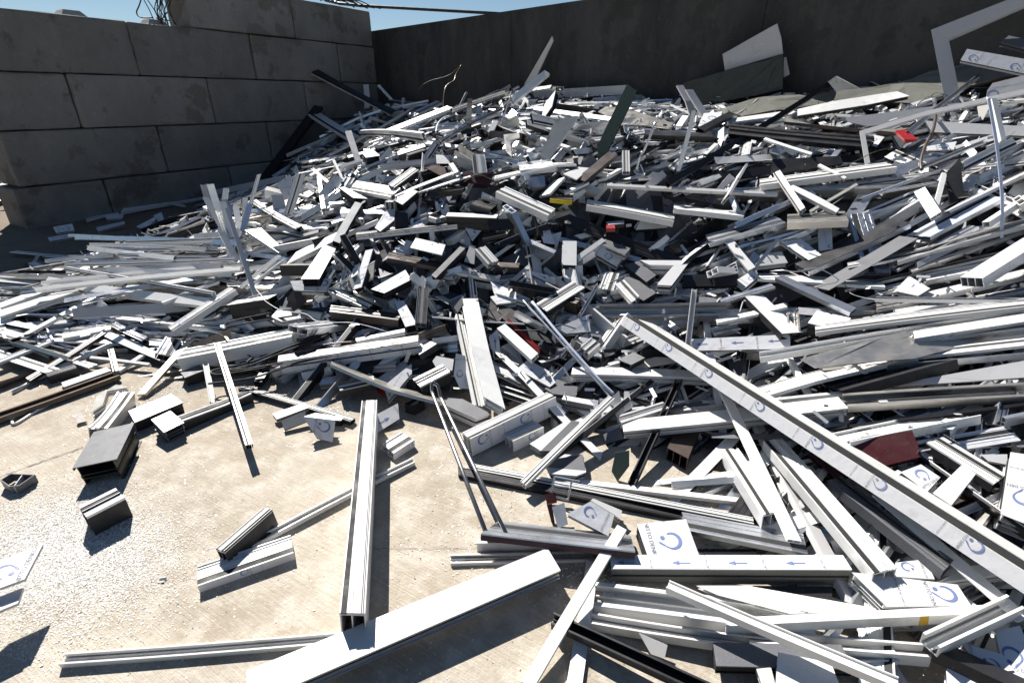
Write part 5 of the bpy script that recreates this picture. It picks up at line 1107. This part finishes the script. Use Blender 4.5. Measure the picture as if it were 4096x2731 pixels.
# heap body underneath, rough and dark
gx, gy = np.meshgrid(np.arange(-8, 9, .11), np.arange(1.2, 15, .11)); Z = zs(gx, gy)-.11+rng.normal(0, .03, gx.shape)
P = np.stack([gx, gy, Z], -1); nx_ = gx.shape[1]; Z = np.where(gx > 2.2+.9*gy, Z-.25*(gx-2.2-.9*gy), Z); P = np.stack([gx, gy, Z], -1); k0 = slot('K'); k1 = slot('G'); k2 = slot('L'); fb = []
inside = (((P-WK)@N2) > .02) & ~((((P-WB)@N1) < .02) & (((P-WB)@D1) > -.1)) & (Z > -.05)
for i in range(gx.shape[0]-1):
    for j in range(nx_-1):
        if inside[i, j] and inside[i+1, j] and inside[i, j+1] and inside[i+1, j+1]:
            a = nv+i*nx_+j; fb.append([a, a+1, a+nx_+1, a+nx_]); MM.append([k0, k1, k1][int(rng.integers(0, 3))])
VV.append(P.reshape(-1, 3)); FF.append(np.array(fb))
o = link('scrap_filling', np.concatenate(VV), np.concatenate(FF).tolist(), slots, MM)
tag(o, 'dense mass of small aluminium scrap between and under the larger offcuts', 'scrap metal', None, 'stuff')
# ------------------------------------------------------------------ swarf: chips of metal on the yard
def chips(n, fn, s0, s1, name, lab, mats_):
    V = []; F = []; mi = []; k = 0
    while k < n:
        x, y, p = fn()
        if rng.random() > p: continue
        if zs(x, y) > .10: continue
        s = rng.uniform(s0, s1); a = rng.uniform(0, 6.28); l = s*rng.uniform(.7, 2.2)
        u = np.array([math.cos(a), math.sin(a), rng.normal(0, .14)])*l/2; w = np.array([-math.sin(a), math.cos(a), rng.normal(0, .2)])*s/2
        c = np.array([x, y, .0015+abs(u[2])+abs(w[2])]); b = len(V)
        V += [c-u-w, c+u-w*rng.uniform(.2, 1), c+u+w, c-u*rng.uniform(.3, 1)+w]; F.append([b, b+1, b+2, b+3]); mi.append(int(rng.integers(0, len(mats_)))); k += 1
    tag(link(name, V, F, mats_, mi), lab, 'swarf', None, 'stuff')
cA = ground_pt(*src(7, (720, 900))); cB = ground_pt(*src(7, (150, 480)))
def fA():
    t = rng.uniform(0, 1); c = cA*(1-t)+cB*t; x, y = c[0]+rng.normal(0, .20), c[1]+rng.normal(0, .17); return x, y, 1
def fB():
    x, y = rng.uniform(-4.5, 3.2), rng.uniform(1.0, 5.0); n_ = .5+.5*math.sin(x*3.1+1.3*math.sin(y*2.3))*math.sin(y*2.7+x); return x, y, .15+n_**3
spots = [ground_pt(*src(*q)) for q in [(4,(1110,1190)),(4,(1900,1240)),(9,(1000,560)),(9,(300,300)),(9,(1350,600)),(5,(600,1290)),(8,(1850,860)),(9,(900,1400)),(9,(1750,840)),(4,(2250,1330))]]
def fC():
    c = spots[int(rng.integers(0, len(spots)))]; return c[0]+rng.normal(0, .10), c[1]+rng.normal(0, .08), 1
chips(42000, fA, .0016, .0040, 'swarf', 'glittering drift of fine metal swarf on the left of the yard', ['chip', 'chip', 'chip', 'chip', 'chip', 'chipd'])
chips(5000, fB, .002, .005, 'swarf', 'thin scatter of metal swarf over the whole yard', ['chip', 'M', 'chip', 'chipd'])
chips(3500, fC, .002, .006, 'swarf', 'small drifts of swarf around the foot of the heap', ['chip', 'chip', 'chip', 'chipd'])
V = []; F = []; mi = []
for k in range(3200):
    d = rng.uniform(2.2, 11); a = rng.uniform(R(-50), R(48)); x, y = d*math.sin(a), d*math.cos(a); z = float(zs(x, y))
    if z < .05 or (np.array([x, y, 0])-WK)@N2 < .1 or ((np.array([x, y, 0])-WB)@N1 < .1): continue
    u = nrm(rng.normal(0, 1, 3)*[1, 1, .5])*rng.uniform(.012, .05); w = nrm(np.cross(u, rng.normal(0, 1, 3)))*rng.uniform(.004, .014); c = np.array([x, y, z+rng.uniform(.0, .10)]); b = len(V)
    V += [c-u-w, c+u-w, c+u+w, c-u+w]; F.append([b, b+1, b+2, b+3]); mi.append(int(rng.integers(0, 5)))
tag(link('scrap_slivers', V, F, ['W', 'S', 'K', 'M', 'L'], mi), 'thin slivers and clips of metal strewn over the heap', 'scrap metal', None, 'stuff')
# far scraps beyond the block wall's end
mb = MB()
for i in range(60):
    x, y = rng.uniform(-13, -8.3), rng.uniform(9.5, 12.5); a = rng.uniform(-.5, .5); u = np.array([math.cos(a), math.sin(a), rng.normal(0, .2)])*rng.uniform(.2, .9); w = np.array([-math.sin(a), math.cos(a), 0])*.08; c = np.array([x, y, rng.uniform(.05, .5)])
    top = [c-u-w, c+u-w, c+u+w, c-u+w]; mb.prism(top, [p-[0, 0, .06] for p in top], random.choice('KGNL'))
tag(mb.build('far_scrap'), 'dark low scrap lying beyond the left end of the block wall', 'scrap metal', None, 'stuff')

# ------------------------------------------------------------------ labels: each names its piece by look, then by the nearest landmark
LMK = [it for it in ITEMS if it['lm']]; seen = {it['lab'] for it in ITEMS if it['lab']}
def words(s): return len(s.replace('-', ' ').split())
def rel(d, two=False):
    ang = math.degrees(math.atan2(-d[1], d[0])) % 360; n = ['right of', 'up right of', 'above', 'up left of', 'left of', 'down left of', 'below', 'down right of']
    return n[int((ang+22.5)//45) % 8]
for it in ITEMS:
    o = it['o']; gcat = it['cat']
    if it['lab'] is None:
        a = abs(math.degrees(math.atan2(-it['dirv'][1], it['dirv'][0]))) ; an = math.degrees(math.atan2(-it['dirv'][1], it['dirv'][0])) % 180
        tilt = 'level' if an < 15 or an > 165 else 'rising right' if an < 65 else 'upright' if an < 115 else 'falling right'
        size = 'tiny' if it['L'] < .15 else 'short' if it['L'] < .3 else 'medium' if it['L'] < .6 else 'long'
        colr = COLN.get(it['col'], 'grey'); nm = it['kind']
        ds = sorted(LMK, key=lambda q: np.linalg.norm(q['px']-it['px'])); cands = []
        for k in range(3):
            cands.append('%s %s %s, %s, just %s %s' % (size, colr, nm, tilt, rel(it['px']-ds[k]['px']), ds[k]['lm']))
        for fb_ in ('dark-flanked', 'narrow', 'broad'):
            if (fb_ == 'dark-flanked' and it['side'] in 'KG') or (fb_ == 'narrow' and it['W'] < .05) or (fb_ == 'broad' and it['W'] >= .09):
                cands.append('%s %s %s %s, %s, just %s %s' % (size, fb_, colr, nm, tilt, rel(it['px']-ds[0]['px']), ds[0]['lm']))
        cands = [c for c in cands if words(c) <= 16]
        X, Y = round(it['px'][0]/SW*100), round(it['px'][1]/SH*100)
        cands += ['%s %s %s, %d%% across and %d%% down the picture' % (size, colr, nm, X, Y), '%s %s %s %s, %.1f%% across and %.1f%% down the picture' % (size, tilt, colr, nm, it['px'][0]/SW*100, it['px'][1]/SH*100)]
        it['lab'] = next((c for c in cands if c not in seen), cands[-1]); seen.add(it['lab'])
    grp = {'metal profile': 'metal profile offcuts in the scrap heap', 'offcut': 'cut ends of printed and plain profiles in the heap'}.get(gcat, gcat+' pieces in the scrap heap')
    tag(o, it['lab'], gcat, grp)
print('things', len(ITEMS), 'heroes with landmark', len(LMK))
